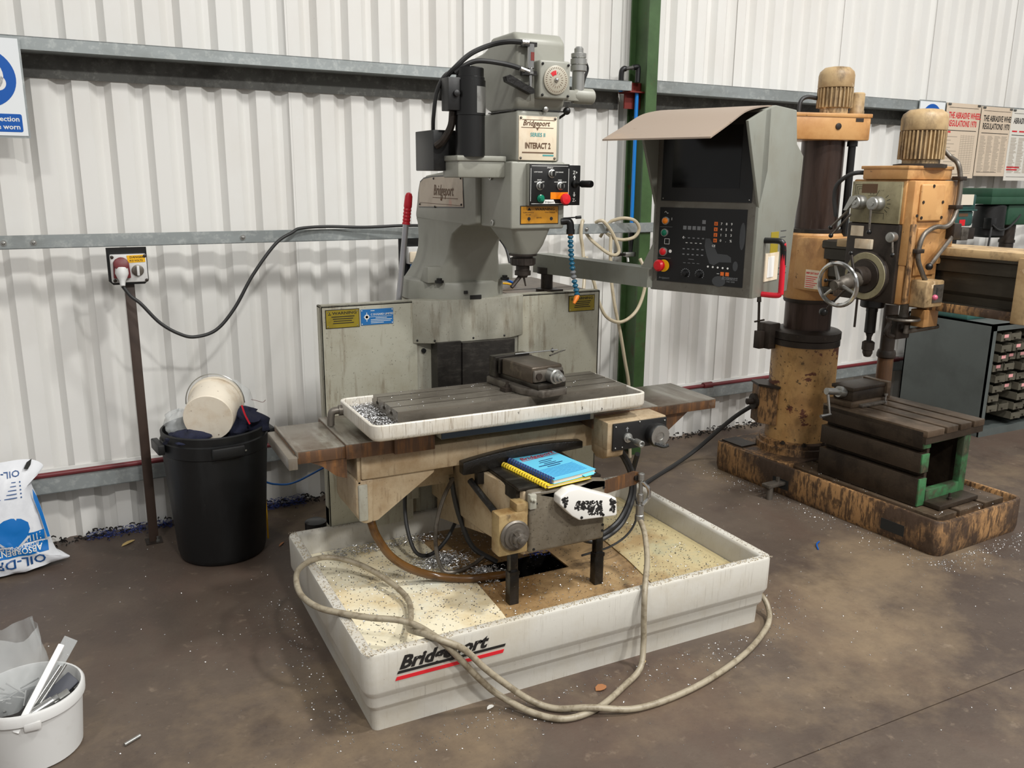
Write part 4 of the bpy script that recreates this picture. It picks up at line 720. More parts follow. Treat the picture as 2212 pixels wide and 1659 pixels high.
# head
hd2 = part('head_body', MB().box(-.095, .20, .36, .665, 1.262, 1.655, .008), 'dkiron', dr, 'dark cast drill head')
part('gear_case', MB().box(-.085, .235, .355, .66, 1.655, 1.872, .008), 'drill', dr)
gp = part('speed_plate', MB().box(-.100, -.086, .368, .655, 1.657, 1.862, .003), 'plateolive', dr)
m = MB(); o_ = V3(-.1004, .655, 1.657); e = -Y
for x0, x1, y0, y1 in ((.02, .06, .188, .1895), (.03, .06, .178, .1795), (.04, .06, .168, .1695), (.02, .0215, .14, .189), (.03, .0315, .14, .179), (.04, .0415, .14, .169), (.12, .20, .05, .0515), (.20, .2015, .02, .051), (.10, .15, .135, .136)): m.bar(o_, e, Z, x0, x1, y0, y1)
for k in range(5):
    a = R(-40+k*20); m.bar(V3(-.1004, .487, 1.754), -Y*math.cos(a)+Z*math.sin(a), Y*math.sin(a)+Z*math.cos(a), .045, .065, -.001, .001)
for k in range(3):
    a = R(60+k*22); m.bar(V3(-.1004, .53, 1.754), -Y*math.cos(a)+Z*math.sin(a), Y*math.sin(a)+Z*math.cos(a), .045, .075, -.001, .001)
part('lettering', m, 'blackprint', gp, smooth=0); part('data_plate', MB().box(-.1015, -.0995, .505, .595, 1.805, 1.850), 'brownprint', gp)
part('head_cap', MB().box(-.100, .255, .345, .60, 1.872, 1.930, .006).box(-.105, .26, .34, .61, 1.922, 1.938, .003), 'drill', dr)
mt2 = finned(.10, .425, 1.936, .106, .178, .098, 34, 'drillcream', 'spindle_motor'); part('motor_terminal_box', MB().box(.20, .245, .39, .46, 1.99, 2.09, .008), 'drillcream', mt2)
part('motor_flange', MB().lathe((.10, .425, 1.930), Z, [(.125, 0), (.125, .016), (.10, .02)], 28), 'dkiron', mt2)
fr = part('front_housing', MB().box(-.075, .285, .315, .40, 1.455, 1.868, .008).box(-.07, .19, .325, .40, 1.262, 1.46, .006), 'drill', dr)
part('cover_plate', MB().box(-.035, .150, .300, .318, 1.672, 1.852, .012, 3), 'drill', fr, 'raised rounded cover plate')
part('cover_plate', MB().box(-.02, .16, .308, .318, 1.405, 1.64, .008, 3), 'drill', fr); part('edge_strip', MB().box(-.075, -.045, .300, .318, 1.27, 1.66, .004), 'drillbase', fr)
for u_, z_ in ((-.02, 1.765), (.135, 1.765), (-.022, 1.69), (.138, 1.69), (.05, 1.842), (-.058, 1.700)): part('screw', MB().cyl((u_, .301, z_), (u_, .297, z_), .008, n=8), 'dkiron', fr)
sw = part('switch_box', MB().box(-.01, .135, .235, .325, 1.252, 1.385, .008), 'drillcream', dr); part('switch_plate', MB().box(.045, .125, .231, .237, 1.275, 1.365), 'dullsteel', sw); part('slot', MB().box(.066, .076, .2295, .232, 1.30, 1.35), 'inside', sw)
part('switch_lever', MB().cyl((.072, .232, 1.312), (.0, .19, 1.312), .0045, n=8), 'dullsteel', sw); part('switch_knob', MB().ball((-.008, .186, 1.312), .014, 12), 'pinkknob', sw)
# feed disc, hub, hand wheel
fd = part('feed_disc', MB().lathe((-.095, .513, 1.390), -X, [(.126, 0), (.126, .018), (.120, .024), (.085, .026), (.083, .034), (.05, .036), (.05, .10), (.044, .105)], 40), 'dkiron', dr)
part('disc_ring', MB().lathe((-.119, .513, 1.390), -X, [(.120, 0), (.118, .003), (.088, .003), (.087, 0)], 40), 'plateolive', fd)
hub = part('feed_hub', MB().lathe((-.19, .505, 1.378), (-1, -.08, -.11), [(.040, 0), (.040, .06), (.034, .065), (.034, .13), (.024, .15), (.024, .19)], 24), 'dullsteel', dr)
hw = MB(); Rw, cw = .106, Vector((-.345, .493, 1.361)); e1 = Vector((.08, -1, 0)).normalized(); ax_ = Vector((-1, -.08, -.11)).normalized(); e2 = ax_.cross(e1).normalized()
rg = [[cw+(e1*math.cos(a)+e2*math.sin(a))*(Rw+.0115*math.cos(b_))+ax_*(.0115*math.sin(b_)) for b_ in [2*PI*j/8 for j in range(8)]] for a in [2*PI*i/36 for i in range(36)]]
vs = [p_ for r_ in rg for p_ in r_]; fs = [(i*8+j, i*8+(j+1) % 8, ((i+1) % 36)*8+(j+1) % 8, ((i+1) % 36)*8+j) for i in range(36) for j in range(8)]
hw.add(vs, fs); wheel = part('hand_wheel', hw, 'chrome', dr, 'chrome hand wheel with three spokes')
for k in range(3):
    a = R(100+120*k); d_ = e1*math.cos(a)+e2*math.sin(a); part('spoke', MB().cyl(cw+d_*.018-ax_*.01, cw+d_*.10, .010, .007, 8), 'satin', wheel)
part('wheel_hub', MB().lathe(cw-ax_*.03, ax_, [(.026, 0), (.026, .045), (.020, .05)], 20), 'dullsteel', wheel)
def lever(name, P0, P1, r=.006, b=.012, mat='dullsteel', bm='plastic'):
    o = part(name, MB().cyl(P0, P1, r, r*.85, 8), mat, dr); part('knob', MB().ball(P1, b, 10), bm, o); return o
for v_, z_ in ((.59, 1.758), (.487, 1.754)): part('selector_knob', MB().lathe((-.10, v_, z_), -X, [(.036, 0), (.036, .03), (.033, .034), (.033, .055), (.029, .060), (.013, .061), (.013, .066)], 24), 'satin', dr)
part('selector_grip', MB().loft([[(-.150+dx, .59+dv*.02, 1.758+dz*.03) for dx, dv, dz in ((0, 1, 1), (0, -1, 1), (-.018, -1, 1), (-.018, 1, 1))], [(-.150+dx, .635+dv*.010, 1.705+dz*.012) for dx, dv, dz in ((0, 1, 1), (0, -1, 1), (-.018, -1, 1), (-.018, 1, 1))]]), 'satin', dr)
lever('selector_lever', (-.155, .625, 1.715), (-.165, .715, 1.626), .007, .012); lever('selector_lever', (-.16, .60, 1.70), (-.175, .700, 1.585), .006, .012); lever('selector_lever', (-.158, .487, 1.728), (-.165, .480, 1.615), .006, .013)
part('selector_knob', MB().lathe((-.095, .387, 1.593), -X, [(.026, 0), (.026, .03), (.022, .034), (.008, .035)], 20), 'satin', dr); lever('selector_lever', (-.118, .375, 1.572), (-.14, .350, 1.510), .0055, .012)
lever('feed_lever', (-.20, .52, 1.42), (-.20, .545, 1.507), .008, .012, 'dkiron'); lever('feed_lever', (-.26, .50, 1.34), (-.30, .60, 1.205), .006, .022, 'dkiron'); lever('feed_lever', (-.26, .52, 1.37), (-.28, .62, 1.365), .006, .010, 'dkiron')
part('depth_rod', MB().cyl((-.115, .545, 1.28), (-.115, .545, 1.12), .006, n=8), 'dkiron', dr)
part('stop_block', MB().box(-.112, -.09, .50, .60, 1.525, 1.575, .003), 'creamplate', dr, 'pale stop block'); part('data_plate', MB().box(-.0985, -.094, .565, .64, 1.588, 1.640), 'creamplate', dr)
part('arm_clamp_block', MB().box(.215, .275, .27, .32, 1.58, 1.66, .006), 'dkiron', dr); lever('arm_clamp_lever', (.235, .285, 1.60), (.02, .255, 1.455), .011, .018, 'dullsteel')
part('conduit', MB().tube([(.245, .40, 2.02), (.262, .37, 1.985), (.248, .32, 1.955), (.25, .30, 1.90), (.25, .29, 1.82), (.235, .285, 1.73), (.20, .28, 1.67), (.15, .28, 1.645), (.08, .285, 1.645), (.0, .285, 1.615), (-.03, .285, 1.56), (-.03, .285, 1.49), (.01, .28, 1.42), (.04, .28, 1.385)], .012, 10), 'dullsteel', dr, 'grey flexible conduit')
for P_ in ((.25, .295, 1.88), (.238, .29, 1.74), (-.032, .29, 1.53)): part('conduit_clip', MB().box(P_[0]-.028, P_[0]+.028, P_[1]-.018, P_[1]+.03, P_[2]-.010, P_[2]+.010, .003), 'dkiron', dr)
part('conduit', MB().tube([(-.05, .58, 1.905), (-.10, .66, 1.90), (-.12, .73, 1.85), (-.115, .75, 1.78), (-.10, .74, 1.68)], .011, 8), 'cable', dr)
# spindle, drill chuck, raising wheel
part('spindle', MB().lathe((.02, .55, 1.27), -Z, [(.062, 0), (.062, .05), (.055, .055), (.030, .056), (.030, .075), (.028, .08), (.028, .19), (.020, .195), (.013, .215), (.013, .235)], 24), 'plastic', dr)
part('chuck', MB().lathe((.02, .55, 1.035), -Z, [(.020, 0), (.032, .008), (.032, .048), (.026, .052), (.026, .066), (.018, .085), (.010, .088)], 12), 'dkiron', dr)
part('traverse_wheel', MB().lathe((.075, .40, 1.165), Z, [(.080, 0), (.084, .006), (.080, .014), (.060, .012), (.025, .016), (.022, .05), (.022, .09)], 32), 'dullsteel', dr)
part('traverse_bracket', MB().tube([(.0, .42, 1.15), (-.01, .43, 1.10), (.05, .43, 1.075), (.12, .43, 1.085), (.16, .43, 1.11)], .014, 8).box(.05, .16, .41, .45, 1.06, 1.17, .006), 'dkiron', dr)
part('traverse_handle', MB().cyl((.10, .40, 1.10), (.33, .37, 1.115), .013, n=10).cyl((.085, .385, 1.095), (.085, .383, 1.14), .014, .012, 10), 'dullsteel', dr)
part('counter_box', MB().box(.16, .28, .34, .42, 1.125, 1.215, .004), 'drill', dr)
# ---- box table, with its own T-slotted slabs
bt_ = droot('box_table', 'dark cast T-slot box table with green ends standing on the drill base', 'table', .33, .54, .185)
for z0, z1 in ((.187, .342), (.372, .478), (.506, .600)): sl_ = part('slotted_slab', MB().box(.100, .165, .222, .862, z0, z1, .003), 'castdark', bt_); part('painted_end', MB().box(.102, .163, .213, .223, z0+.002, z1-.002, .002), 'boxgreen', sl_)
part('side_wall', MB().box(.150, .172, .225, .86, .187, .57), 'castdark', bt_); part('side_wall', MB().box(.48, .51, .225, .86, .187, .57), 'castdark', bt_)
for u0, u1 in ((.100, .245), (.268, .365), (.388, .485), (.508, .605)): part('top_strip', MB().box(u0, u1, .20, .865, .572, .607, .003), 'casttop', bt_)
part('top_slab', MB().box(.10, .605, .205, .86, .535, .573), 'castdark', bt_)
gf = part('green_end_frame', MB().box(.455, .512, .212, .25, .187, .56, .003).box(.172, .456, .212, .25, .187, .268, .003).box(.172, .456, .212, .25, .528, .57, .003), 'boxgreen', bt_, 'green painted end frame')
part('foot_plate', MB().box(.16, .50, .12, .215, .187, .212, .003), 'castdark', bt_); part('clamp_stud', MB().lathe((.30, .16, .212), Z, [(.014, 0), (.014, .012), (.008, .014), (.008, .035)], 6), 'dkiron', bt_)
# ---- vice on the box table
dv = droot('drill_vice', 'worn steel drill vice with a crank handle on the box table', 'vice', .27, .78, .607)
part('vice_base', MB().box(.13, .46, .70, .86, .608, .640, .004), 'casttop', dv); part('vice_body', MB().box(.16, .44, .715, .85, .640, .70, .006).box(.15, .45, .71, .86, .70, .722, .004), 'castdark', dv)
part('jaw', MB().box(.44, .475, .70, .87, .625, .728, .004), 'casttop', dv); part('screw_boss', MB().cyl((.16, .78, .685), (.035, .80, .70), .020, n=14).cyl((.16, .78, .685), (.12, .787, .69), .032, n=14), 'satin', dv)
part('crank', MB().cyl((.045, .80, .70), (.055, .775, .565), .009, .007, 10).cyl((.06, .775, .565), (-.01, .785, .56), .009, .011, 10), 'chrome', dv)
part('clamp_bolt', MB().lathe((.42, .69, .607), Z, [(.012, 0), (.012, .012), (.006, .014), (.006, .045), (.012, .047), (.012, .058)], 8), 'chrome', dv); part('swivel_ring', MB().box(.20, .40, .675, .72, .608, .625, .003), 'dullsteel', dv)
# floor clamp bar poking from a lifting slot
lb = droot('lifting_bar', 'short steel bar with a stub poking from the slot in the drill base', 'bar', -.08, 1.035)
part('bar', MB().box(-.14, .02, 1.0, 1.06, .075, .095, .003), 'dullsteel', lb); part('stub', MB().cyl((-.11, 1.02, 0), (-.11, 1.02, .075), .020, n=12), 'dullsteel', lb)
part('floor_bolt', MB().cyl((-.03, 1.035, .095), (-.03, 1.035, .12), .012, n=8), 'dullsteel', lb)
# post behind the table
po = droot('steel_post', 'rusty brown round steel post rising behind the box table', 'post', .82, 1.0)
part('lower_tube', MB().cyl((.82, 1.0, 0), (.82, 1.0, .80), .048, n=16), 'rust', po); part('upper_tube', MB().cyl((.82, 1.0, .78), (.82, 1.0, 1.12), .044, n=16), 'dkiron', po); part('collar', MB().lathe((.82, 1.0, .78), Z, [(.048, 0), (.058, .01), (.058, .03), (.052, .05)], 16), 'dkiron', po)
M('jaw', C(86, 76, 64), .35, .4, [(C(58, 48, 38), 5, .42, .62, I3, .8), (C(126, 114, 96), 12, .58, .70, I3, .5)], .06, 90)
# ================================================================== vice, manuals, hose and everything else round the mill
vc = root('machine_vice', 'oily dark steel machine vice bolted on the mill table', 'vice', (0, 0, 1.006), (1.640, 3.075, 1.006), R(8))
part('vice_base', MB().pxy([(-.10, .17), (.10, .17), (.10, -.08), (.062, -.185), (-.062, -.185), (-.10, -.08)], 1.006, 1.036, .005), 'dullsteel', vc)
part('bed', MB().box(-.07, .07, -.165, .17, 1.036, 1.058, .003), 'steel', vc)
part('moving_jaw', MB().box(-.078, .078, -.130, .085, 1.056, 1.124, .008, 3), 'jaw', vc)
part('fixed_jaw', MB().box(-.09, .09, .115, .165, 1.036, 1.126, .004), 'steel', vc); part('jaw_plate', MB().box(-.085, .085, .090, .100, 1.058, 1.122, .002), 'steel', vc)
sb = part('screw_bracket', MB().box(-.074, .074, -.144, -.128, 1.062, 1.112, .006), 'dullsteel', vc)
for x_ in (-.054, .056): part('cap_screw', MB().cyl((x_, -.144, 1.088), (x_, -.152, 1.088), .014, n=10), 'dkiron', sb)
part('vice_screw', MB().lathe((.008, -.135, 1.086), -Y, [(.030, 0), (.030, .045), (.024, .048), (.024, .062), (.016, .064), (.016, .078), (.010, .080), (.010, .095)], 18), 'satin', vc)
part('hold_down', MB().box(-.13, -.085, -.02, .02, 1.006, 1.022).lathe((-.108, 0, 1.022), Z, [(.010, 0), (.010, .010), (.006, .011), (.006, .022)], 6), 'dkiron', vc)
for nm, P0, P1, lb in (('scriber_rod', (1.635, 3.19, 1.128), (1.85, 3.20, 1.128), 'thin steel rod with a pointed collar lying across the vice jaws'),): 
    o = part(nm, MB().cyl(P0, P1, .0035, n=8).lathe((1.815, 3.198, 1.128), X, [(.004, 0), (.012, .010), (.005, .014)], 8), 'chrome', None, cat='rod', label=lb)
part('steel_rod', MB().cyl((1.79, 3.16, 1.114), (1.90, 3.22, 1.120), .0035, n=8), 'chrome', None, label='short bright steel rod leaning behind the mill vice', cat='rod')
# manuals
def manual(name, cx, cy, z0, rot, t, cover, comb, label, curl):
    r_ = root(name, label, 'manual', (0, 0, z0), (cx, cy, z0), rot); w_, h_ = .212, .325
    def slab(z_a, z_b, inset=0):
        nx = 10; top = []; bot = []
        for i in range(nx+1):
            x_ = -w_/2+inset+(w_-2*inset)*i/nx; lift = curl*max(0, (i/nx-.35))**2
            for yv in (-h_/2+inset, h_/2-inset): top.append((x_, yv, z_b+lift)); bot.append((x_, yv, z_a+lift))
        vs = bot+top; n2 = 2*(nx+1); fs = []
        for i in range(nx):
            a, b, c, d = 2*i, 2*i+1, 2*i+3, 2*i+2; fs += [(a, b, c, d), (n2+a, n2+d, n2+c, n2+b), (a, d, n2+d, n2+a), (b, n2+b, n2+c, c)]
        fs += [(0, n2, n2+1, 1), (2*nx, 2*nx+1, n2+2*nx+1, n2+2*nx)]
        return MB().add(vs, fs)
    part('pages', slab(z0, z0+t, .003), 'paper', r_); part('cover', slab(z0+t, z0+t+.0015), cover, r_); part('back_cover', slab(z0-.001, z0+.0005), cover, r_)
    for k in range(19): y_ = -h_/2+.012+k*(h_-.024)/18; part('comb_ring', MB().tube([(-w_/2+.010, y_, z0+t+.003), (-w_/2-.001, y_, z0+t+.006), (-w_/2-.008, y_, z0+t*.5), (-w_/2-.002, y_, z0-.001)], .0042, 6, 4), comb, r_)
    return r_, w_, h_, z0+t+.0016
manual('manual', 1.612, 2.862, .7045, R(7), .008, 'yellowbook', 'yellowbook', 'yellow comb-bound manual lying under the blue one on the knee', .0)
bk, w_, h_, zt = manual('manual', 1.634, 2.868, .7165, R(8.5), .014, 'cyan', 'navycomb', 'light blue comb-bound machine manual lying on the mill knee', .012)
m = MB().text('Bridgeport', (-.075, .092, zt+.0004), X, Y, .042, shear=.3, bold=.006, sx=.92).bar((-.08, .082, zt), X, Y, 0, .185, 0, .002)
m.warp(lambda v: (v.x, v.y, v.z+.012*max(0, (v.x+w_/2)/w_-.35)**2+.0004)); part('lettering', m, 'redprint', bk, smooth=0)
m = MB()
for j, (a, b_) in enumerate(((-.02, .05), (-.03, .03), (-.02, .04), (-.06, .06), (-.03, .035))): m.bar((0, .045-j*.018, zt+.0004), X, Y, a, b_, 0, .004 if j < 3 else .005)
m.warp(lambda v: (v.x, v.y, v.z+.012*max(0, (v.x+w_/2)/w_-.35)**2+.0004)); part('printed_lines', m, 'navycomb', bk, smooth=0)
m = MB()
for j in range(9): m.bar((0, -.045-j*.011, zt+.0002), X, Y, -.085, .085, 0, .0014)
m.warp(lambda v: (v.x, v.y, v.z+.012*max(0, (v.x+w_/2)/w_-.35)**2+.0003)); part('printed_lines', m, 'bluepipe', bk, smooth=0)
part('paper_tab', MB().poly([(.03, -.150, .728), (.10, -.150, .732), (.09, -.172, .720), (.045, -.170, .718)], (0, 0, .0015)), 'cyan', bk)
# air line: blow gun fitting hanging from the bracket, braided hose over the tray and across the floor
ah = root('air_hose', 'long grey braided air hose looped over the tray rim and along the floor', 'hose', (1.3, 2.43, 0))
part('coupling', MB().lathe((2.022, 2.772, .665), -Z, [(.008, 0), (.014, .004), (.014, .03), (.009, .034), (.009, .09), (.014, .094), (.014, .125), (.009, .128), (.009, .14), (.017, .143), (.017, .185), (.020, .188), (.020, .21), (.014, .214)], 12), 'satin', ah)
part('trigger', MB().tube([(2.022, 2.758, .63), (2.042, 2.745, .60), (2.044, 2.745, .56), (2.025, 2.755, .53)], .008, 8), 'chrome', ah)
HP = [(2.022, 2.770, .46), (2.0, 2.70, .425), (1.93, 2.58, .375), (1.86, 2.49, .338), (1.825, 2.445, .296), (1.822, 2.438, .198), (1.82, 2.43, .098), (1.78, 2.39, .03), (1.678, 2.342, .013), (1.507, 2.266, .013), (1.371, 2.264, .013), (1.281, 2.337, .02), (1.203, 2.435, .05), (1.129, 2.44, .131), (1.058, 2.442, .224), (1.007, 2.446, .291), (.971, 2.472, .325), (.939, 2.572, .326), (.891, 2.631, .33), (.807, 2.69, .33), (.73, 2.773, .325), (.665, 2.85, .325), (.631, 2.957, .325), (.634, 3.073, .325), (.667, 3.19, .325), (.74, 3.26, .325), (.83, 3.28, .31), (.93, 3.21, .285), (1.0, 3.08, .26), (1.03, 2.93, .245), (1.0, 2.80, .245), (.955, 2.70, .25), (.935, 2.60, .292), (.945, 2.51, .324),
      (.985, 2.447, .322), (1.059, 2.430, .277), (1.129, 2.42, .195), (1.202, 2.41, .12), (1.297, 2.39, .035), (1.37, 2.33, .014), (1.47, 2.255, .034), (1.641, 2.2, .014), (1.904, 2.215, .013), (2.202, 2.299, .013), (2.425, 2.408, .014), (2.53, 2.49, .03), (2.55, 2.57, .08), (2.545, 2.7, .05), (2.57, 2.9, .013)]
part('hose_line', MB().tube(HP, .0118, 10, 10), 'hose', ah)
# cream hoses hooked over the middle rail, blue drop pipe
def hang(name, L_, label, r=.011, mat='creamhose'):
    P_ = [W(s_, o_, z_) for s_, o_, z_ in L_]; m = MB().tube(P_, r, 8, 8); return part(name, m, mat, None, label=label, cat='hose')
hang('cream_hose', [(2.62, .5, .9), (2.70, .42, 1.05), (2.80, .30, 1.25), (2.818, .25, 1.42), (2.803, .245, 1.52), (2.815, .235, 1.60), (2.845, .20, 1.605), (2.875, .15, 1.575), (2.915, .17, 1.50), (2.96, .23, 1.44), (3.01, .27, 1.40), (3.058, .28, 1.398), (3.072, .275, 1.435), (3.03, .26, 1.53), (2.975, .245, 1.60), (2.95, .23, 1.607), (2.94, .20, 1.595)], 'cream hose hooked in two loops over the middle wall rail')
hang('cream_hose', [(3.02, .14, 1.50), (3.045, .19, 1.585), (3.075, .225, 1.612), (3.126, .26, 1.622), (3.188, .28, 1.605), (3.222, .28, 1.553), (3.194, .27, 1.503), (3.115, .26, 1.487), (3.045, .25, 1.50), (3.015, .19, 1.54)], 'small round loop of cream hose on the middle wall rail')
hang('cream_hose', [(3.03, .245, 1.52), (3.02, .26, 1.41), (3.025, .27, 1.25), (3.054, .28, 1.07), (3.107, .28, .885), (3.153, .28, .695), (3.191, .28, .534), (3.21, .28, .3), (3.22, .29, .02)], 'long cream hose hanging straight down beside the green column')
hang('cream_hose', [(2.83, .27, 1.39), (2.84, .30, 1.30), (2.858, .32, 1.24), (2.90, .33, 1.10), (2.965, .33, 1.005), (3.084, .32, .968), (3.205, .31, 1.03), (3.27, .30, 1.16), (3.285, .28, 1.28), (3.27, .24, 1.36)], 'cream hose hanging in a wide loop below the pendant arm')
bp_ = wroot('compressed_air_pipe', 'bright blue compressed air drop pipe on the green column', 'pipe', 3.272, .13, 1.35)
part('pipe', MB().cyl((3.272, -.13, 1.53), (3.272, -.13, 2.40), .0125, n=12), 'bluepipe', bp_); part('pipe', MB().cyl((3.16, -.11, 2.40), (3.16, -.11, 2.47), .0125, n=12), 'bluepipe', bp_)
part('elbow_run', MB().cyl((3.175, -.125, 2.535), (3.255, -.13, 2.55), .0115, n=10), 'galvdark', bp_); part('elbow', MB().tube([(3.16, -.11, 2.45), (3.158, -.115, 2.515), (3.17, -.12, 2.535), (3.185, -.12, 2.537)], .017, 10), 'fitting', bp_); part('elbow', MB().tube([(3.235, -.128, 2.546), (3.265, -.13, 2.551), (3.274, -.13, 2.54), (3.273, -.13, 2.46)], .017, 10), 'fitting', bp_)
part('reducer', MB().lathe((3.272, -.13, 1.53), -Z, [(.016, -.02), (.020, 0), (.020, .04), (.014, .045), (.018, .06), (.014, .10), (.012, .14)], 14), 'fitting', bp_); part('ball_valve', MB().box(3.22, 3.30, -.155, -.115, 1.365, 1.395, .005).cyl((3.25, -.13, 1.37), (3.25, -.14, 1.33), .010, n=8), 'satin', bp_); part('tail_fitting', MB().cyl((3.22, -.135, 1.38), (3.14, -.16, 1.385), .009, n=8).cyl((3.16, -.155, 1.384), (3.125, -.165, 1.386), .014, n=8), 'dkiron', bp_)
# ---- socket on its post, with the mill's feed cable
ps = wroot('socket_post', 'slim brown steel post standing in front of the clad wall', 'post', .205, .22, 0)
part('tube', MB().box(.183, .228, -.245, -.222, .004, 1.40, .002), 'postpaint', ps); part('foot_plate', MB().box(.165, .245, -.275, -.19, 0, .006), 'dkiron', ps); part('foot_bolt', MB().lathe((.222, -.262, .006), Z, [(.01, 0), (.01, .01), (.006, .012), (.006, .03)], 6), 'galvdark', ps)
so = wroot('power_socket', 'grey industrial power socket with a red flap on the slim post', 'socket', .205, .25, 1.36)
part('back_plate', MB().poly([(s_, -.246, z_) for s_, z_ in ((.135, 1.347), (.275, 1.347), (.294, 1.366), (.294, 1.525), (.116, 1.525), (.116, 1.366))], (0, -.006, 0)), 'plastic', so)
part('box', MB().box(.128, .287, -.30, -.252, 1.362, 1.494, .006), 'bucket', so)
rf = part('socket_body', MB().pxz([(.135, 1.385), (.21, 1.385), (.206, 1.46), (.195, 1.476), (.150, 1.476), (.138, 1.46)], -.325, -.30, .004), 'redpipe', so); part('flap', MB().lathe((.172, -.328, 1.452), (0, -1, .25), [(.032, 0), (.032, .008), (.024, .012)], 20), 'redpipe', so)
part('plug', MB().lathe((.172, -.322, 1.432), (-.05, -.35, -1), [(.028, 0), (.030, .025), (.022, .045), (.014, .06), (.011, .085)], 16), 'bucket', so)
part('switch_disc', MB().lathe((.244, -.30, 1.418), -Y, [(.027, 0), (.027, .006), (.022, .008)], 20), 'dullsteel', so); part('switch_grip', MB().box(.238, .250, -.322, -.306, 1.394, 1.442, .003), 'bucket', so)
part('danger_label', MB().poly([(.200, -.3005, 1.490), (.280, -.3005, 1.492), (.281, -.3005, 1.457), (.204, -.3005, 1.455)], (0, -.0012, 0)), 'yellow', so)
part('lettering', MB().text('DANGER', (.213, -.3022, 1.477), X, Z, .0135, bold=.01, sx=1.15).text('415 VOLTS', (.211, -.3022, 1.461), X, Z, .0125, bold=.01, sx=.98), 'blackprint', so, smooth=0)
for s_, z_ in ((.136, 1.484), (.280, 1.486), (.140, 1.372), (.280, 1.370)): part('screw', MB().lathe((s_, -.30, z_), -Y, [(.008, 0), (.008, .004), (.003, .006)], 8), 'dkiron', so)
part('feed_cable', MB().tube([W(s_, o_, z_) for s_, o_, z_ in ((.168, .335, 1.35), (.20, .34, 1.30), (.24, .345, 1.262), (.316, .35, 1.166), (.398, .35, 1.106), (.473, .345, 1.083), (.577, .34, 1.11), (.675, .33, 1.212), (.778, .32, 1.374), (.905, .30, 1.525), (1.00, .27, 1.578), (1.053, .25, 1.598), (1.20, .24, 1.604), (1.40, .26, 1.598), (1.62, .30, 1.605), (1.80, .34, 1.60), (2.05, .40, 1.58), (2.15, .45, 1.50), (2.16, .52, 1.38))], .0085, 10, 8), 'cable', None, label='thick black power cable drooping from the wall socket to the mill', cat='cable')
# isolator half hidden behind the turret
iso = wroot('isolator_switch', 'small cream isolator on a black plate behind the turret neck', 'switch', 1.67, .24, 1.30)
part('back_plate', MB().box(1.60, 1.75, -.236, -.23, 1.29, 1.53), 'plastic', iso); part('box', MB().box(1.64, 1.73, -.28, -.236, 1.39, 1.485, .006), 'bucket', iso); part('cover', MB().box(1.645, 1.725, -.292, -.28, 1.40, 1.46, .006), 'creamplate', iso); part('cable', MB().cyl((1.665, -.26, 1.39), (1.655, -.26, 1.25), .007, n=8), 'bluepipe', iso)
# broom leaning on the guard
bro = root('broom', 'aluminium broom handle with a red ribbed grip standing behind the splash guard', 'broom', (1.16, 3.75, 0))
part('handle', MB().cyl((1.158, 3.76, .02), (1.340, 3.705, 1.665), .0135, n=14), 'alu', bro)
bd = Vector((.182, -.055, 1.645)).normalized(); b0 = Vector((1.340, 3.705, 1.655))
part('grip', MB().lathe(b0, bd, [(.0185, 0)]+[(.0185-.003*(k % 2), .004+k*.0075) for k in range(11)]+[(.0185, .09), (.017, .125), (.012, .138), (.004, .142)], 14), 'broomred', bro)
part('head', MB().box(1.05, 1.27, 3.735, 3.785, 0, .05, .004), 'broomred', bro)
# ================================================================== bin, sack, bucket, signs, posters, cabinet, bench drills
bn = root('dustbin', 'tall black plastic dustbin overfilled with rubbish by the wall', 'bin', (.52, 4.27, 0))
def brg(r_, z_, n=48, k=0):
    return [(.52+(r_+k*(.004 if (i//3) % 2 else 0))*math.cos(2*PI*i/n), 4.27+(r_+k*(.004 if (i//3) % 2 else 0))*math.sin(2*PI*i/n), z_) for i in range(n)]
part('body', MB().loft([brg(.195, 0), brg(.205, .008), brg(.209, .03, k=1), brg(.243, .54, k=1), brg(.245, .555), brg(.252, .56), brg(.254, .62), brg(.247, .625), brg(.249, .662), brg(.243, .668), brg(.238, .664), brg(.236, .60), brg(.20, .06)]), 'bin', bn)
for a in (8, 188, 275):
    mm = MB().box(-.075, .075, -.022, .010, .575, .625, .006).xf(Matrix.Translation((.52, 4.27, 0)) @ Matrix.Rotation(R(a+90), 4, 'Z') @ Matrix.Translation((0, -.262, 0))); part('lug_handle', mm, 'bin', bn)
mm = MB().box(-.06, .06, -.256, -.2535, .585, .592).xf(Matrix.Translation((.52, 4.27, 0)) @ Matrix.Rotation(R(12), 4, 'Z')); part('shiny_rib', mm, 'satin', bn)
# contents
c0 = Vector((.478, 4.12, .742)); ad_ = Vector((.32, .92, .14)).normalized()
tb_ = root('paint_tub', 'stained white plastic tub lying on its side in the dustbin', 'tub', tuple(c0))
part('shell', MB().lathe(c0, ad_, [(.110, 0), (.115, .004), (.124, .19), (.131, .192), (.131, .215), (.120, .217), (.116, .02)], 36), 'tub', tb_); part('bottom', MB().lathe(c0, ad_, [(.113, -.001), (.113, .003)], 36), 'tub', tb_)
part('rim_bead', MB().lathe(c0+ad_*.192, ad_, [(.132, 0), (.134, .004), (.134, .014), (.132, .018)], 36), 'tub', tb_)
e1_ = ad_.cross(Z).normalized(); e2_ = e1_.cross(ad_).normalized()
part('wire_handle', MB().tube([c0+ad_*(.185+.0*t)+(-e1_*math.cos(t)*-.140+e2_*math.sin(t)*.155) for t in [PI*i/12 for i in range(13)]], .0028, 6, 3), 'satin', tb_)
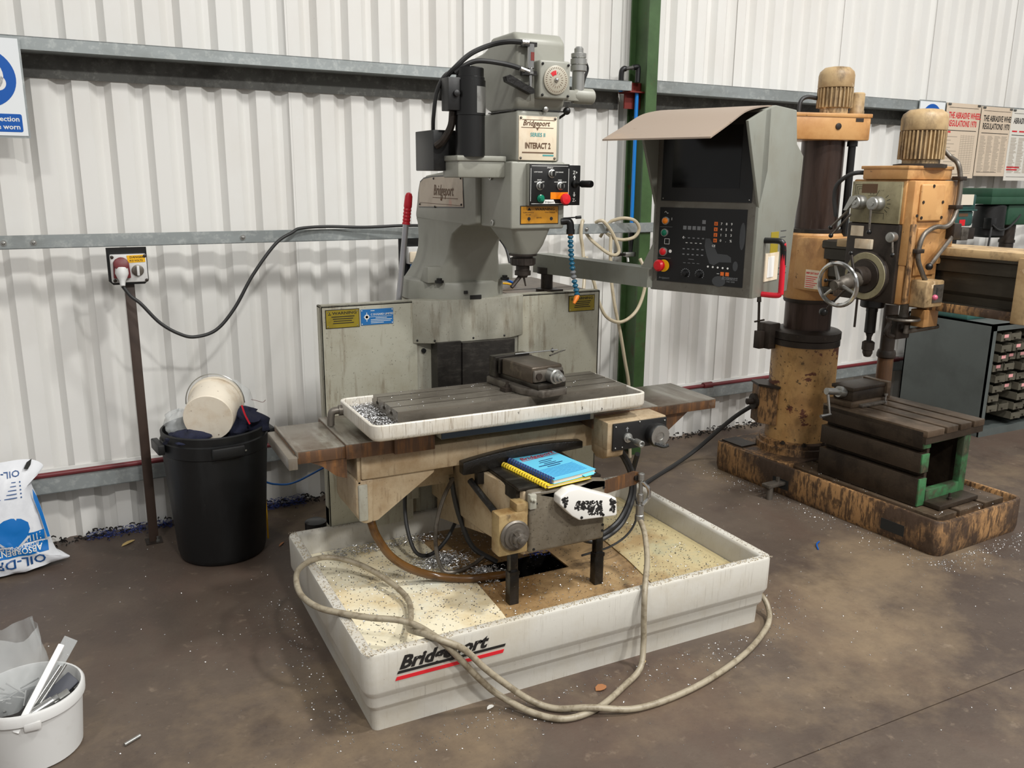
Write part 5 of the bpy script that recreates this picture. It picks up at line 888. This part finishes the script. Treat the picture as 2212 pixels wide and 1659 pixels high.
def blob(name, C_, R_, mat, seed, label, cat, amp=.35, n=20, rz=0):
    rr = random.Random(seed); ph = [rr.uniform(0, 6.3) for _ in range(9)]; m = MB(); rings = []
    for i in range(n//2+1):
        t = PI*i/(n//2); ring = []
        for j in range(n):
            p_ = 2*PI*j/n; d = 1+amp*.45*math.sin(3*p_+ph[0]+2*t)+amp*.35*math.sin(5*p_-3*t+ph[1])+amp*.3*math.sin(7*t+2*p_+ph[2])
            st_ = max(1e-3, math.sin(t)); x_, y_ = R_[0]*st_*math.cos(p_)*d, R_[1]*st_*math.sin(p_)*d
            ring.append((C_[0]+x_*math.cos(rz)-y_*math.sin(rz), C_[1]+x_*math.sin(rz)+y_*math.cos(rz), C_[2]-R_[2]*math.cos(t)*(1+amp*.3*math.sin(4*p_+ph[3]))))
        rings.append(ring)
    return part(name, MB().loft(rings), mat, None, label=label, cat=cat, smooth=70)
blob('overalls', (.645, 4.215, .675), (.115, .10, .075), 'navy', 3, 'crumpled navy blue overalls on the right of the dustbin', 'clothing', .5, 28, .3)
blob('rag', (.385, 4.155, .640), (.10, .06, .045), 'navy', 9, 'navy blue rag at the front left of the dustbin', 'rag', .4, 24, -.3)
blob('plastic_bag', (.635, 4.335, .745), (.085, .07, .115), 'clear', 5, 'clear plastic bag bulging behind the tub in the dustbin', 'bag', .3, 24)
blob('plastic_bag', (.365, 4.27, .690), (.075, .07, .07), 'hazefilm', 6, 'milky plastic bag at the left rim of the dustbin', 'bag', .35, 24)
blob('rubbish_heap', (.52, 4.28, .56), (.225, .225, .075), 'inside', 12, 'dark mass of rubbish filling the dustbin', 'rubbish', .12, 24)
part('cable_tie', MB().tube([(.635, 4.115, .79), (.645, 4.10, .745), (.662, 4.085, .700)], .0045, 6), 'broomred', None, label='short red strap hanging from the tub rim', cat='strap')
part('red_wire', MB().tube([(.69, 4.17, .80), (.715, 4.15, .795), (.74, 4.15, .785), (.755, 4.15, .795)], .0012, 5), 'redpipe', None, label='curl of thin red wire sticking up from the overalls', cat='wire')
part('yellow_strip', MB().box(.748, .756, 4.30, 4.304, .005, .31), 'yellow', None, label='thin yellow strip standing behind the dustbin', cat='strip')
part('blue_air_tube', MB().tube([(.76, 4.31, .315), (.80, 4.32, .295), (.87, 4.34, .275), (.93, 4.36, .275), (1.0, 4.36, .30), (1.08, 4.3, .36)], .0055, 8), 'sackdark', None, label='thin blue tube sagging between the dustbin and the mill', cat='tube')
# sack
sk = root('absorbent_sack', 'white and blue sack of absorbent granules standing upside down by the wall', 'sack', (-.52, 4.50, 0))
OL = [(-.86, 0), (-.60, -.0), (-.40, .0), (-.235, .012), (-.178, .026), (-.222, .055), (-.245, .11), (-.258, .19), (-.275, .28), (-.292, .36), (-.306, .42), (-.290, .455), (-.246, .488), (-.275, .522), (-.33, .535), (-.42, .532), (-.60, .520), (-.80, .505), (-.87, .40), (-.89, .2)]
OL = [(p_.x, p_.z) for p_ in catmull([(x_, 0, z_) for x_, z_ in OL+[OL[0]]], 4)[:-1]]
cxs, czs = -.56, .22
def bulge(x_, z_):
    d = max(0, 1-((x_-cxs)/.36)**2)*max(0, 1-((z_-.20)/.34)**2)
    return .11*max(0, d)**.55+.006*math.sin(34*x_+60*z_)*max(0, min(1, (.22-z_)*8+.5))+.004*math.sin(80*x_-22*z_)
def skf(x_, z_, s_): return (x_, 4.52-s_*bulge(x_, z_)-.0*z_+(.03 if False else 0)-.06+.10*z_, max(0.001, z_))
m = MB(); K = 14; n = len(OL)
for s_ in (1, -1):
    rings = []
    for k in range(K+1):
        t = 1-k/K; ring = []
        for x_, z_ in OL:
            xx, zz = cxs+(x_-cxs)*t, czs+(z_-czs)*t; ring.append(skf(xx, zz, s_ if t < .999 else 0))
        rings.append(ring)
    m.loft(rings if s_ > 0 else [r_[::-1] for r_ in rings], False, False)
part('bag', m, 'sack', sk, smooth=60)
def onsack(mb, e=.003): return mb.warp(lambda v: (lambda q: (q[0], q[1]-e, q[2]))(skf(v.x, v.z, 1)))
LX = -X; DZ = -Z                                        # print runs upside down
m = MB().text('OIL-DRI', (-.276, 0, .088), LX, DZ, .062, bold=.014, sx=1.05).text('OIL-DRI', (-.345, 0, .498), LX, DZ, .040, bold=.012, sx=1.05); part('lettering', onsack(m), 'sackdark', sk, smooth=0)
def grid(x0, x1, z0, z1, nx=16, nz=10):
    return MB().add([(x0+(x1-x0)*i/nx, 0, z0+(z1-z0)*j/nz) for j in range(nz+1) for i in range(nx+1)], [(j*(nx+1)+i, j*(nx+1)+i+1, (j+1)*(nx+1)+i+1, (j+1)*(nx+1)+i) for j in range(nz) for i in range(nx)])
part('blue_band', onsack(grid(-.60, -.262, .098, .150), .0016), 'sackblue', sk, smooth=60); part('blue_band', onsack(grid(-.60, -.272, .158, .205), .0016), 'sackblue', sk, smooth=60)
m = MB().text('ABSORBENT', (-.287, 0, .138), LX, DZ, .042, bold=.016, sx=.82).text('FLOOR GRANULES', (-.300, 0, .152), LX, DZ, .019, bold=.012, sx=1.0)
for k in range(6): m.bar((-.29-k*.014, 0, .162), X, Z, -.002, .002, 0, .038-.002*k)
part('lettering', onsack(m, .0034), 'whiteprint', sk, smooth=0)
dp = [(-.40, .135), (-.44, .165), (-.47, .20), (-.478, .235), (-.465, .262), (-.43, .283), (-.40, .288), (-.36, .280), (-.333, .255), (-.328, .225), (-.342, .19)]
m = MB(); rings = [[(-.402+(x_+.402)*t, 0, .21+(z_-.21)*t) for x_, z_ in dp] for t in (1.18, 1.0, .6, .2)]
m1 = MB().loft(rings[:2], False, False); part('drop_outline', onsack(m1, .0026), 'sack', sk, smooth=60); m2 = MB().loft(rings[1:], False, True); part('drop_emblem', onsack(m2, .0030), 'sackblue', sk, smooth=60)
m = MB()
for j in range(5): m.bar((-.345, 0, .445-j*.017), LX, Z, .02, .16, 0, .004); m.bar((-.345, 0, .445-j*.017), LX, Z, 0, .006, -.001, .005)
part('printed_lines', onsack(m), 'sackdark', sk, smooth=0)
part('side_band', onsack(MB().add([(-.300, 0, .405), (-.284, 0, .365), (-.268, 0, .28), (-.250, 0, .165), (-.262, 0, .165), (-.282, 0, .28), (-.300, 0, .36)], [(0, 1, 6), (1, 2, 5, 6), (2, 3, 4, 5)]), .0045), 'sackblue', sk)
part('torn_hole', onsack(MB().add([(-.326, 0, .505), (-.310, 0, .500), (-.296, 0, .518), (-.290, 0, .540), (-.312, 0, .530)], [(0, 1, 2, 3, 4)]), .02), 'inside', sk)
# white bucket of offcuts
bu = root('bucket', 'white plastic bucket of metal offcuts in the near left corner', 'bucket', (-.285, 2.925, 0)); bc = (-.285, 2.925)
part('shell', MB().lathe((bc[0], bc[1], 0), Z, [(.135, 0), (.143, .006), (.158, .185), (.167, .186), (.168, .215), (.163, .222), (.157, .222), (.153, .21), (.137, .012), (0, .012)], 48), 'bucket', bu)
part('handle_lug', MB().box(-.295, -.245, 2.756, 2.775, .165, .195, .006), 'bucket', bu)
part('scrap_heap', MB().lathe((bc[0], bc[1], .012), Z, [(.135, 0), (.150, .13), (.08, .16), (.0, .165)], 24), 'swarfdark', None, label='dark heap of metal scrap filling the white bucket', cat='scrap')
def stick(nm, P0, P1, w_, t_, mat, label, cat, roll=0):
    P0, P1 = Vector(P0), Vector(P1); d = (P1-P0); L_ = d.length; q = d.to_track_quat('X', 'Z'); return part(nm, MB().box(0, L_, -w_/2, w_/2, -t_/2, t_/2, min(w_, t_)*.2).xf(Matrix.Translation(P0) @ q.to_matrix().to_4x4() @ Matrix.Rotation(roll, 4, 'X')), mat, None, label=label, cat=cat)
stick('plastic_strip', (-.318, 2.77, .165), (-.172, 2.93, .350), .020, .012, 'whiteplastic', 'white plastic strip leaning across the bucket rim', 'strip', .4)
stick('acrylic_strip', (-.26, 2.96, .165), (-.146, 2.99, .335), .045, .008, 'clear2' if False else 'hazefilm', 'clear plastic bar with a cut end leaning out of the bucket', 'bar', 1.1)
stick('grey_block', (-.235, 2.90, .170), (-.150, 2.945, .215), .05, .02, 'oilstone', 'dark grey square bar resting inside the bucket rim', 'bar', .7)
stick('steel_bar', (-.24, 2.86, .175), (-.165, 2.885, .200), .024, .016, 'satin', 'short bright square bar at the front inside the bucket', 'bar', .3)
for k, (P0, P1, r_, lb) in enumerate((((-.30, 2.80, .185), (-.215, 2.85, .200), .016, 'thick polished round bar at the front of the bucket'), ((-.30, 2.82, .17), (-.185, 2.93, .275), .007, 'slim polished rod leaning next to the white strip'), ((-.28, 2.83, .17), (-.17, 2.95, .265), .006, 'second slim polished rod leaning in the bucket'), ((-.23, 2.87, .18), (-.195, 2.875, .195), .014, 'small round steel slug lying in the bucket'), ((-.27, 2.93, .17), (-.19, 2.99, .23), .005, 'short thin rod half buried in the bucket scrap'))):
    part('round_bar', MB().cyl(P0, P1, r_, n=14), 'chrome', None, label=lb, cat='bar', group='steel offcuts in the bucket')
bg = MB(); rings = []; rr = random.Random(2)
for k in range(9):
    t = k/8; z_ = .13+t*.29; ring = []
    for j in range(28):
        a = 2*PI*j/28; rad = (.085+.02*math.sin(PI*t)+.012*math.sin(3*a+4*t)+.008*math.sin(7*a-9*t))*(1-.15*t+.25*max(0, t-.75)); ring.append((-.345+rad*math.cos(a)+.03*t, 2.95+rad*.8*math.sin(a)+.02*t, z_+.02*math.sin(2*a+1)*t))
    rings.append(ring)
bg.loft(rings, True, False); pb = part('plastic_bag', bg, 'hazefilm', None, label='clear plastic bag of off-cut rods standing open in the bucket', cat='bag', smooth=80)
for k in range(16):
    a = rr.uniform(0, 6.28); p0 = Vector((-.335+rr.uniform(-.06, .05), 2.93+rr.uniform(-.05, .05), .14+rr.uniform(0, .08))); d_ = Vector((math.cos(a), math.sin(a)*.6, rr.uniform(-.1, .7))).normalized()*rr.uniform(.05, .1)
    part('thin_rod', MB().cyl(p0, p0+d_*.8, .0028, n=6), 'chrome', None, label='thin bright rod inside the clear bag in the bucket', cat='rod', group='thin rods in the clear bag')
# signs and posters on the wall
def wsign(name, label, s0, s1, z0, z1, off, lines, cr, cz, pict):
    r_ = wroot(name, label, 'sign', (s0+s1)/2, off, z0); w_ = s1-s0; cx = (s0+s1)/2
    part('frame', MB().box(s0-.008, s1+.008, -off+.001, -off+.004, z0-.010, z1+.010), 'galv', r_, smooth=0); part('board', MB().box(s0, s1, -off-.002, -off+.001, z0, z1), 'signwhite', r_, smooth=0)
    part('blue_disc', MB().disc((cx, -off-.0021, cz), -Y, cr, .0008, 48), 'signblue', r_)
    part('text_panel', MB().poly([(x_, -off-.0021, z_) for x_, y_, z_ in rrect(s0+.018, s1-.018, z0+.016, z0+.094, .008, 0) for z_ in [y_]], (0, -.0008, 0)), 'signblue', r_)
    m = MB(); y_ = -off-.0030
    for j, t in enumerate(lines): m.text(t, (s1-.028, y_, z0+.062-j*.034), X, Z, .031, 'RIGHT', bold=.018)
    part('lettering', m, 'whiteprint', r_, smooth=0)
    m = MB()
    m.disc((cx, y_+.0004, cz+.01), -Y, cr*.62, .0004, 32, cr*.54)
    m.bar((cx, y_+.0004, cz), X, Z, -cr*.5, cr*.5, -.01, .012).disc((cx+cr*.42, y_+.0004, cz-.02), -Y, cr*.26, .0004, 24, cr*.19).disc((cx-cr*.42, y_+.0004, cz-.02), -Y, cr*.26, .0004, 24, cr*.19)
    part('pictogram', m, 'whiteprint', r_); return r_
wsign('safety_sign', 'blue and white mandatory protection sign cut by the left edge', -.448, -.148, 2.030, 2.445, .168, ('Eye protection', 'must be worn'), .127, 2.275, 0)
wsign('safety_sign', 'blue and white round safety sign behind the drill motor', 5.955, 6.255, 2.065, 2.474, .168, (), .118, 2.34, 0)
def wposter(s0, s1, z0, z1, off, title, tm, body, label, mat, sub=None):
    r_ = wroot('poster', label, 'poster', (s0+s1)/2, off, z0); part('sheet', MB().box(s0, s1, -off, -off+.003, z0, z1), mat, r_, smooth=0); y_ = -off-.0004; m = MB(); w_ = s1-s0
    for j, t in enumerate(title): m.text(t, (s0+.035, y_, z1-.115-j*.062), X, Z, .066, bold=.022, sx=.62)
    part('lettering', m, tm, r_, smooth=0); m = MB(); rr = random.Random(int(s0*100))
    m.bar((s0, y_, 0), X, Z, .03, w_-.03, z1-.035, z1-.032).bar((s0, y_, 0), X, Z, .03, w_-.03, z1-.212, z1-.207).bar((s0, y_, 0), X, Z, .03, w_*.7, z0+.03, z0+.033)
    part('rule', m, 'blackprint', r_, smooth=0); m = MB()
    if body == 'table':
        for j in range(22): m.bar((s0, y_, 0), X, Z, w_*.5, w_*.9, z1-.25-j*.014, z1-.247-j*.014)
        for k in range(6): m.bar((s0, y_, 0), X, Z, w_*(.5+k*.08), w_*(.503+k*.08), z0+.06, z1-.24)
        for j in range(10): m.bar((s0, y_, 0), X, Z, w_*.08, w_*rr.uniform(.2, .42), z1-.26-j*.028, z1-.255-j*.028)
    else:
        for k in range(4):
            for j in range(32): m.bar((s0, y_, 0), X, Z, w_*(.06+k*.225), w_*(.06+k*.225)+w_*rr.uniform(.12, .2), z1-.235-j*.0092, z1-.231-j*.0092)
    part('printed_lines', m, 'inkgrey', r_, smooth=0)
    for s_ in (s0+.03, s1-.03): part('clip', MB().box(s_-.018, s_+.018, -off-.006, -off, z1-.018, z1-.002, .002), 'galvdark', r_)
    if sub:
        m = MB()
        for x0, x1, zz in sub: m.bar((s0, y_, 0), X, Z, x0, x1, zz, zz+.012)
        part('red_lines', m, 'redprint', r_, smooth=0)
    return r_
wposter(6.285, 6.720, 1.895, 2.478, .165, ('THE ABRASIVE WHEELS', 'REGULATIONS 1970'), 'redprint', 'table', 'tan wall poster with a red heading about abrasive wheels', 'poster', [(.035, .08, 2.25)])
wposter(6.728, 7.150, 1.915, 2.470, .168, ('THE ABRASIVE WHEELS', 'REGULATIONS 1970'), 'blackprint', 'text', 'tan wall poster with a black heading about abrasive wheels', 'poster')
wposter(7.135, 7.62, 1.88, 2.465, .172, ('ABRASIVE', ''), 'blackprint', 'text', 'pale poster cut off by the right edge of the picture', 'posterw', [(.03, .10, 2.28), (.13, .3, 2.28), (.02, .2, 1.985), (.02, .17, 1.965)])
# drawer cabinet
CX0, CX1, CY0, CY1, CH = 5.90, 6.97, 3.88, 4.60, .856
cb_ = root('drawer_cabinet', 'grey steel cabinet of small open-front drawers behind the drill', 'cabinet', (6.435, 4.24, 0))
part('carcass', MB().box(CX0, CX0+.012, CY0, CY1, 0, CH).box(CX1-.012, CX1, CY0, CY1, 0, CH).box(CX0, CX1, CY1-.01, CY1, 0, CH).box(CX0, CX1, CY0, CY1, CH-.014, CH).box(CX0, CX1, CY0, CY1, .03, .045).box(CX0, CX0+.05, CY0, CY0+.012, 0, CH).box(CX0, CX1, CY0, CY0+.012, CH-.05, CH).box(CX0, CX1, CY0-.004, CY0+.008, 0, .055), 'cabinet', cb_, smooth=0)
part('back_panel', MB().box(CX0+.02, CX1-.02, 4.24, 4.25, .05, CH-.02), 'inside', cb_)
rr = random.Random(5); dproto = None
for r_ in range(9):
    for c_ in range(7):
        x_, z_ = 5.995+c_*.134, .725-r_*.0785
        part('shelf_lip', MB().box(x_-.008, x_-.003, CY0+.02, 4.22, z_-.004, z_+.068), 'cabinet', cb_, smooth=0) if r_ == 0 and False else None
        if (r_, c_) in ((6, 1), (8, 0), (8, 1), (0, 2)): continue
        dy = rr.choice((0, .0, .02, .045, .03)); mm = MB().box(0, .116, 0, .006, 0, .050).box(0, .005, .006, .28, 0, .058).box(.111, .116, .006, .28, 0, .058).box(0, .116, .006, .28, 0, .004).box(.03, .086, -.012, 0, .020, .024).box(.03, .086, -.014, -.010, .010, .024)
        if dproto is None: o = dproto = part('drawer', MB().add([v+Vector((x_, CY0+.02-dy, z_)) for v in mm.v], mm.f), 'drawer', cb_, smooth=0); dl = dproto.location-Vector((x_, CY0+.02-dy, z_))
        else: o = clone(dproto, cb_, dl+Vector((x_, CY0+.02-dy, z_)))
        if rr.random() < .55 and r_ < 6: part('label_card', MB().box(x_+.035, x_+.083, CY0+.0185-dy, CY0+.0198-dy, z_+.026, z_+.049), 'pinklabel', o, smooth=0)
# two bench drills on the cabinet
d1 = root('bench_drill', 'teal bench drill with a stained paper note on its belt cover', 'bench drill', (6.007, 4.36, CH)); y0 = 4.22
part('belt_cover', MB().box(5.708, 6.007, y0, 4.55, 1.665, 1.775, .010).box(5.685, 6.019, y0-.01, 4.56, 1.655, 1.668, .003), 'teal', d1); part('note', MB().box(5.823, 5.956, y0-.013, y0-.0005, 1.70, 1.775), 'paper', d1); part('head', MB().box(5.628, 6.007, y0+.01, 4.50, 1.545, 1.655, .012), 'teal', d1)
part('red_sticker', MB().box(5.858, 5.921, y0+.008, y0+.0105, 1.548, 1.592), 'redbtn', d1); part('red_sticker', MB().box(5.703, 5.743, y0+.008, y0+.0105, 1.605, 1.635), 'redbtn', d1); part('name_badge', MB().box(5.841, 5.944, y0+.008, y0+.0105, 1.615, 1.638), 'brownprint', d1)
part('feed_rack', MB().box(5.800, 5.869, y0+.02, y0+.08, 1.36, 1.55), 'plastic', d1); part('column', MB().cyl((5.99, 4.42, .88), (5.99, 4.42, 1.56), .055, n=16), 'teal', d1); part('base', MB().box(5.91, 6.16, 4.1, 4.52, CH, CH+.04, .01), 'teal', d1)
sg_ = part('switch_unit', MB().box(5.881, 5.961, y0-.005, y0+.05, 1.44, 1.535, .005), 'dullsteel', d1); part('switch_unit', MB().box(5.973, 6.065, y0+.02, y0+.08, 1.445, 1.53, .005), 'dkiron', d1)
d2 = root('bench_drill', 'dark green bench drill with a black motor at the right edge', 'bench drill', (6.75, 4.36, CH)); y0 = 4.24
part('belt_cover', MB().box(6.21, 6.92, y0, 4.52, 1.755, 1.82, .010).box(6.205, 6.93, y0-.005, 4.53, 1.70, 1.757, .004), 'dkgreen', d2); part('motor', MB().lathe((6.355, 4.34, 1.695), -Z, [(.10, 0), (.112, .01), (.112, .17), (.118, .175), (.118, .23), (.10, .245), (.03, .25)], 28), 'black', d2); part('terminal_cover', MB().box(6.235, 6.30, 4.235, 4.30, 1.515, 1.60, .005), 'plastic', d2)
part('head', MB().box(6.46, 6.92, y0+.02, 4.45, 1.54, 1.70, .015), 'dkgreen', d2); part('column', MB().cyl((6.61, 4.34, .88), (6.61, 4.34, 1.54), .052, n=18).lathe((6.61, 4.34, 1.40), Z, [(.06, 0), (.06, .02), (.052, .025)], 18), 'dkiron', d2); part('base', MB().box(6.45, 6.9, 4.15, 4.52, CH, CH+.04, .01), 'dkgreen', d2)
part('motor_cable', MB().tube([(6.25, 4.235, 1.55), (6.31, 4.215, 1.51), (6.40, 4.21, 1.52), (6.50, 4.22, 1.57), (6.57, 4.23, 1.62)], .007, 8).tube([(6.24, 4.23, 1.53), (6.22, 4.22, 1.46), (6.215, 4.22, 1.40), (6.21, 4.22, 1.3)], .007, 8), 'cable', d2)
M('grit', C(150, 140, 124), .7); M('palegrit', C(176, 164, 140), .7)
# ================================================================== swarf and litter
def chips(name, n, place, mat, label, cat, size=(.004, .014), seed=1, thin=.0009):
    rr = random.Random(seed); m = MB()
    for _ in range(n):
        c_ = Vector(place(rr)); a = rr.uniform(0, 6.283); L_ = rr.uniform(*size); w_ = rr.uniform(.0009, .0022); ti = rr.uniform(0, .5)
        d = Vector((math.cos(a), math.sin(a), 0)); s_ = Vector((-math.sin(a), math.cos(a), 0)); p0 = c_-d*L_/2; p1 = c_+d*L_/2; mid = c_+Z*(ti*L_*.6)+s_*L_*rr.uniform(-.25, .25)
        m.add([p0-s_*w_, p0+s_*w_, p0+Z*thin*2, mid-s_*w_, mid+s_*w_, mid+Z*thin*2, p1-s_*w_*.5, p1+s_*w_*.5, p1+Z*thin*2], [(0, 1, 4, 3), (1, 2, 5, 4), (2, 0, 3, 5), (3, 4, 7, 6), (4, 5, 8, 7), (5, 3, 6, 8), (0, 2, 1), (6, 7, 8)])
    return part(name, m, mat, None, label=label, cat=cat, kind='stuff', smooth=0)
def fl(x0, x1, y0, y1, z=.0006): return lambda r: (r.uniform(x0, x1), r.uniform(y0, y1), z)
def fl_tray(r):
    t = r.random(); g = abs(r.gauss(0, .09))
    if t < .42: return (r.uniform(.75, 2.55), 2.45-g, .0006)
    if t < .70: return (.70-g*1.1, r.uniform(2.45, 3.6), .0006)
    return (2.56+g*1.4, r.uniform(2.4, 3.4), .0006)
chips('metal_swarf', 700, fl_tray, 'swarf', 'bright metal chips scattered on the floor round the coolant tray', 'swarf', (.002, .008), 1)
chips('metal_swarf', 900, lambda r: (r.uniform(-.3, 4.6), r.uniform(1.6, 4.6), .0006), 'swarf', 'sparse bright chips spread over the workshop floor', 'swarf', (.0015, .006), 2)
def fl_drill(r):
    g = abs(r.gauss(0, .07))
    q = DW(-.01-g, r.uniform(-.1, 1.6), 0) if r.random() < .45 else DW(r.uniform(-.1, .8), -.02-g, 0); return (q.x, q.y, .0006)
chips('metal_swarf', 600, fl_drill, 'swarf', 'bright drilling chips on the floor round the drill base', 'swarf', (.002, .008), 3)
def on_bed(r):
    q = DW(r.uniform(.06, .70), r.uniform(.04, 1.0), 0); return (q.x, q.y, .1855)
chips('metal_swarf', 260, on_bed, 'swarf', 'bright chips lying on the slotted bed of the drill base', 'swarf', (.002, .007), 4)
chips('metal_swarf', 700, lambda r: (r.uniform(.79, 1.32), r.uniform(2.55, 3.5), .2142), 'swarf', 'bright chips on the pale left half of the tray floor', 'swarf', (.002, .009), 5)
chips('metal_swarf', 700, lambda r: (r.uniform(1.36, 2.42), r.uniform(2.55, 2.94) if r.random() < .5 else r.uniform(3.15, 3.5), .2135), 'swarf', 'bright chips on the brown right half of the tray floor', 'swarf', (.002, .009), 6)
chips('dark_swarf', 1100, lambda r: (r.uniform(.79, 2.42), r.uniform(2.54, 3.5), .2138), 'swarfdark', 'dark oily specks over the tray floor', 'swarf', (.002, .006), 7)
def heap(cx, cy, rx, ry, h, z): 
    def f(r):
        a = r.uniform(0, 6.283); q = abs(r.gauss(0, .5)); q = min(q, 1.2); return (cx+rx*q*math.cos(a), cy+ry*q*math.sin(a), z+h*max(0, 1-q)*r.random())
    return f
chips('metal_swarf', 900, heap(1.30, 3.22, .16, .13, .035, .2142), 'swarf', 'curly bright swarf heaped under the left of the knee', 'swarf', (.006, .022), 8)
chips('metal_swarf', 500, heap(1.42, 3.03, .10, .10, .03, .2142), 'swarf', 'curly swarf gathered at the sump edge', 'swarf', (.006, .022), 9)
chips('metal_swarf', 500, lambda r: (r.uniform(.84, 1.4), 3.50+r.uniform(-.05, .03), .2142+r.random()*.02), 'swarf', 'line of curly swarf along the back of the tray', 'swarf', (.005, .018), 10)
chips('metal_swarf', 1300, lambda r: (r.uniform(.905, 1.022), 2.92+.37*r.random()**.8, .9475+.02*r.random()*r.random()), 'swarf', 'fine bright swarf filling the left end of the drip pan', 'swarf', (.003, .010), 11)
chips('metal_swarf', 300, lambda r: (r.uniform(.905, 2.06), r.choice((r.uniform(2.885, 2.935), r.uniform(3.26, 3.30))), .948), 'swarf', 'fine bright chips in the gutter of the drip pan', 'swarf', (.002, .007), 12)
chips('metal_swarf', 70, lambda r: (r.uniform(1.05, 2.0), r.uniform(2.95, 3.24), 1.0058), 'swarf', 'few bright chips lying on the mill table', 'swarf', (.002, .006), 13)
chips('rim_grit', 900, lambda r: ((r.uniform(TX0+.006, TX1-.006), r.choice((TY0+.006+r.random()*.03, TY1-.036+r.random()*.03)), .3105) if r.random() < .6 else (r.choice((TX0+.006+r.random()*.03, TX1-.036+r.random()*.03)), r.uniform(TY0, TY1), .3105)), 'grit', 'dark grit stuck along the rim of the coolant tray', 'grit', (.002, .006), 14)
chips('rim_grit', 500, lambda r: ((r.uniform(TX0+.006, TX1-.006), TY0+.006+r.random()*.03, .3105) if r.random() < .7 else (TX0+.006+r.random()*.03, r.uniform(TY0, TY1), .3105)), 'palegrit', 'pale grit stuck along the rim of the coolant tray', 'grit', (.003, .009), 15)
def wfoot(s0, s1, h):
    def f(r):
        q = W(r.uniform(s0, s1), .02+abs(r.gauss(0, .03)), 0); return (q.x, q.y, r.random()**2*h)
    return f
chips('blue_swarf', 500, wfoot(-.1, .32, .035), 'swarfblue', 'blue swarf piled at the foot of the wall left of the dustbin', 'swarf', (.008, .02), 16)
chips('blue_swarf', 700, wfoot(.72, 1.05, .05), 'swarfblue', 'blue swarf piled at the foot of the wall right of the dustbin', 'swarf', (.008, .02), 17)
chips('dark_swarf', 900, wfoot(-.4, 5.2, .04), 'swarfdark', 'dark debris along the foot of the clad wall', 'swarf', (.01, .03), 18, .004)
chips('blue_swarf', 120, heap(1.72, 3.12, .08, .05, .02, .2142), 'swarfblue', 'blue swarf beside the sump opening', 'swarf', (.006, .018), 19)
def leafy(name, x_, y_, a, L_, w_, mat, label, cat):
    m = MB(); pts = [(-.5, 0), (-.3, .32), (.05, .45), (.35, .3), (.5, .02), (.3, -.28), (0, -.4), (-.3, -.3)]
    P_ = [Vector((x_+L_*(px*math.cos(a)-py*math.sin(a)*w_), y_+L_*(px*math.sin(a)+py*math.cos(a)*w_), .002+.012*abs(py))) for px, py in pts]; m.poly(P_, (0, 0, .0012)); return part(name, m, mat, None, label=label, cat=cat)
leafy('leaf', 1.595, 2.378, .2, .055, .8, 'leaf', 'brown dry leaf on the floor in front of the tray', 'leaf'); leafy('card_scrap', 1.836, 2.450, .5, .05, .5, 'card', 'torn tan scrap on the floor at the tray edge', 'scrap'); leafy('card_scrap', .09, 4.56, .7, .09, .35, 'card', 'bent tan scrap on the floor beside the slim post', 'scrap')
leafy('card_scrap', .80, 4.20, .9, .06, .25, 'leaf', 'thin brown sliver on the floor right of the dustbin', 'scrap'); leafy('paper_scrap', 1.171, 2.452, .3, .035, .6, 'white', 'small white paper scrap on the floor by the tray', 'scrap')
part('steel_stub', MB().cyl((-.02, 2.80, .007), (.03, 2.83, .007), .006, n=10), 'satin', None, label='small steel stub on the floor right of the bucket', cat='stub')
part('blue_sliver', MB().tube([(3.28, 2.93, .004), (3.31, 2.97, .010), (3.36, 3.0, .004)], .004, 6), 'signblue', None, label='blue plastic sliver on the floor by the drill base', cat='sliver')
part('floor_cable', MB().tube([(2.45, 3.4, .5), (2.52, 3.55, .30), (2.75, 3.9, .06), (3.1, 4.15, .012), (3.4, 4.30, .02), (3.60, 4.32, .10), (3.74, 4.15, .34), (3.80, 3.98, .49)], .014, 8), 'cable', None, label='black cable running along the floor to the drill column', cat='cable')
hose('loose_lead', [(1.86, 3.90, 1.325), (1.92, 3.95, 1.350), (1.99, 4.0, 1.345), (2.06, 4.02, 1.318)], .006, 'signblue', mill); hose('loose_lead', [(1.86, 3.86, 1.322), (1.91, 3.90, 1.338), (1.97, 3.94, 1.332), (2.02, 3.96, 1.318)], .005, 'yellow', mill)
part('levelling_pad', MB().lathe((.87, 3.72, 0), Z, [(.06, 0), (.06, .03), (.03, .04), (.03, .22), (.05, .24), (.05, .30), (.03, .31)], 16), 'plastic', mill)
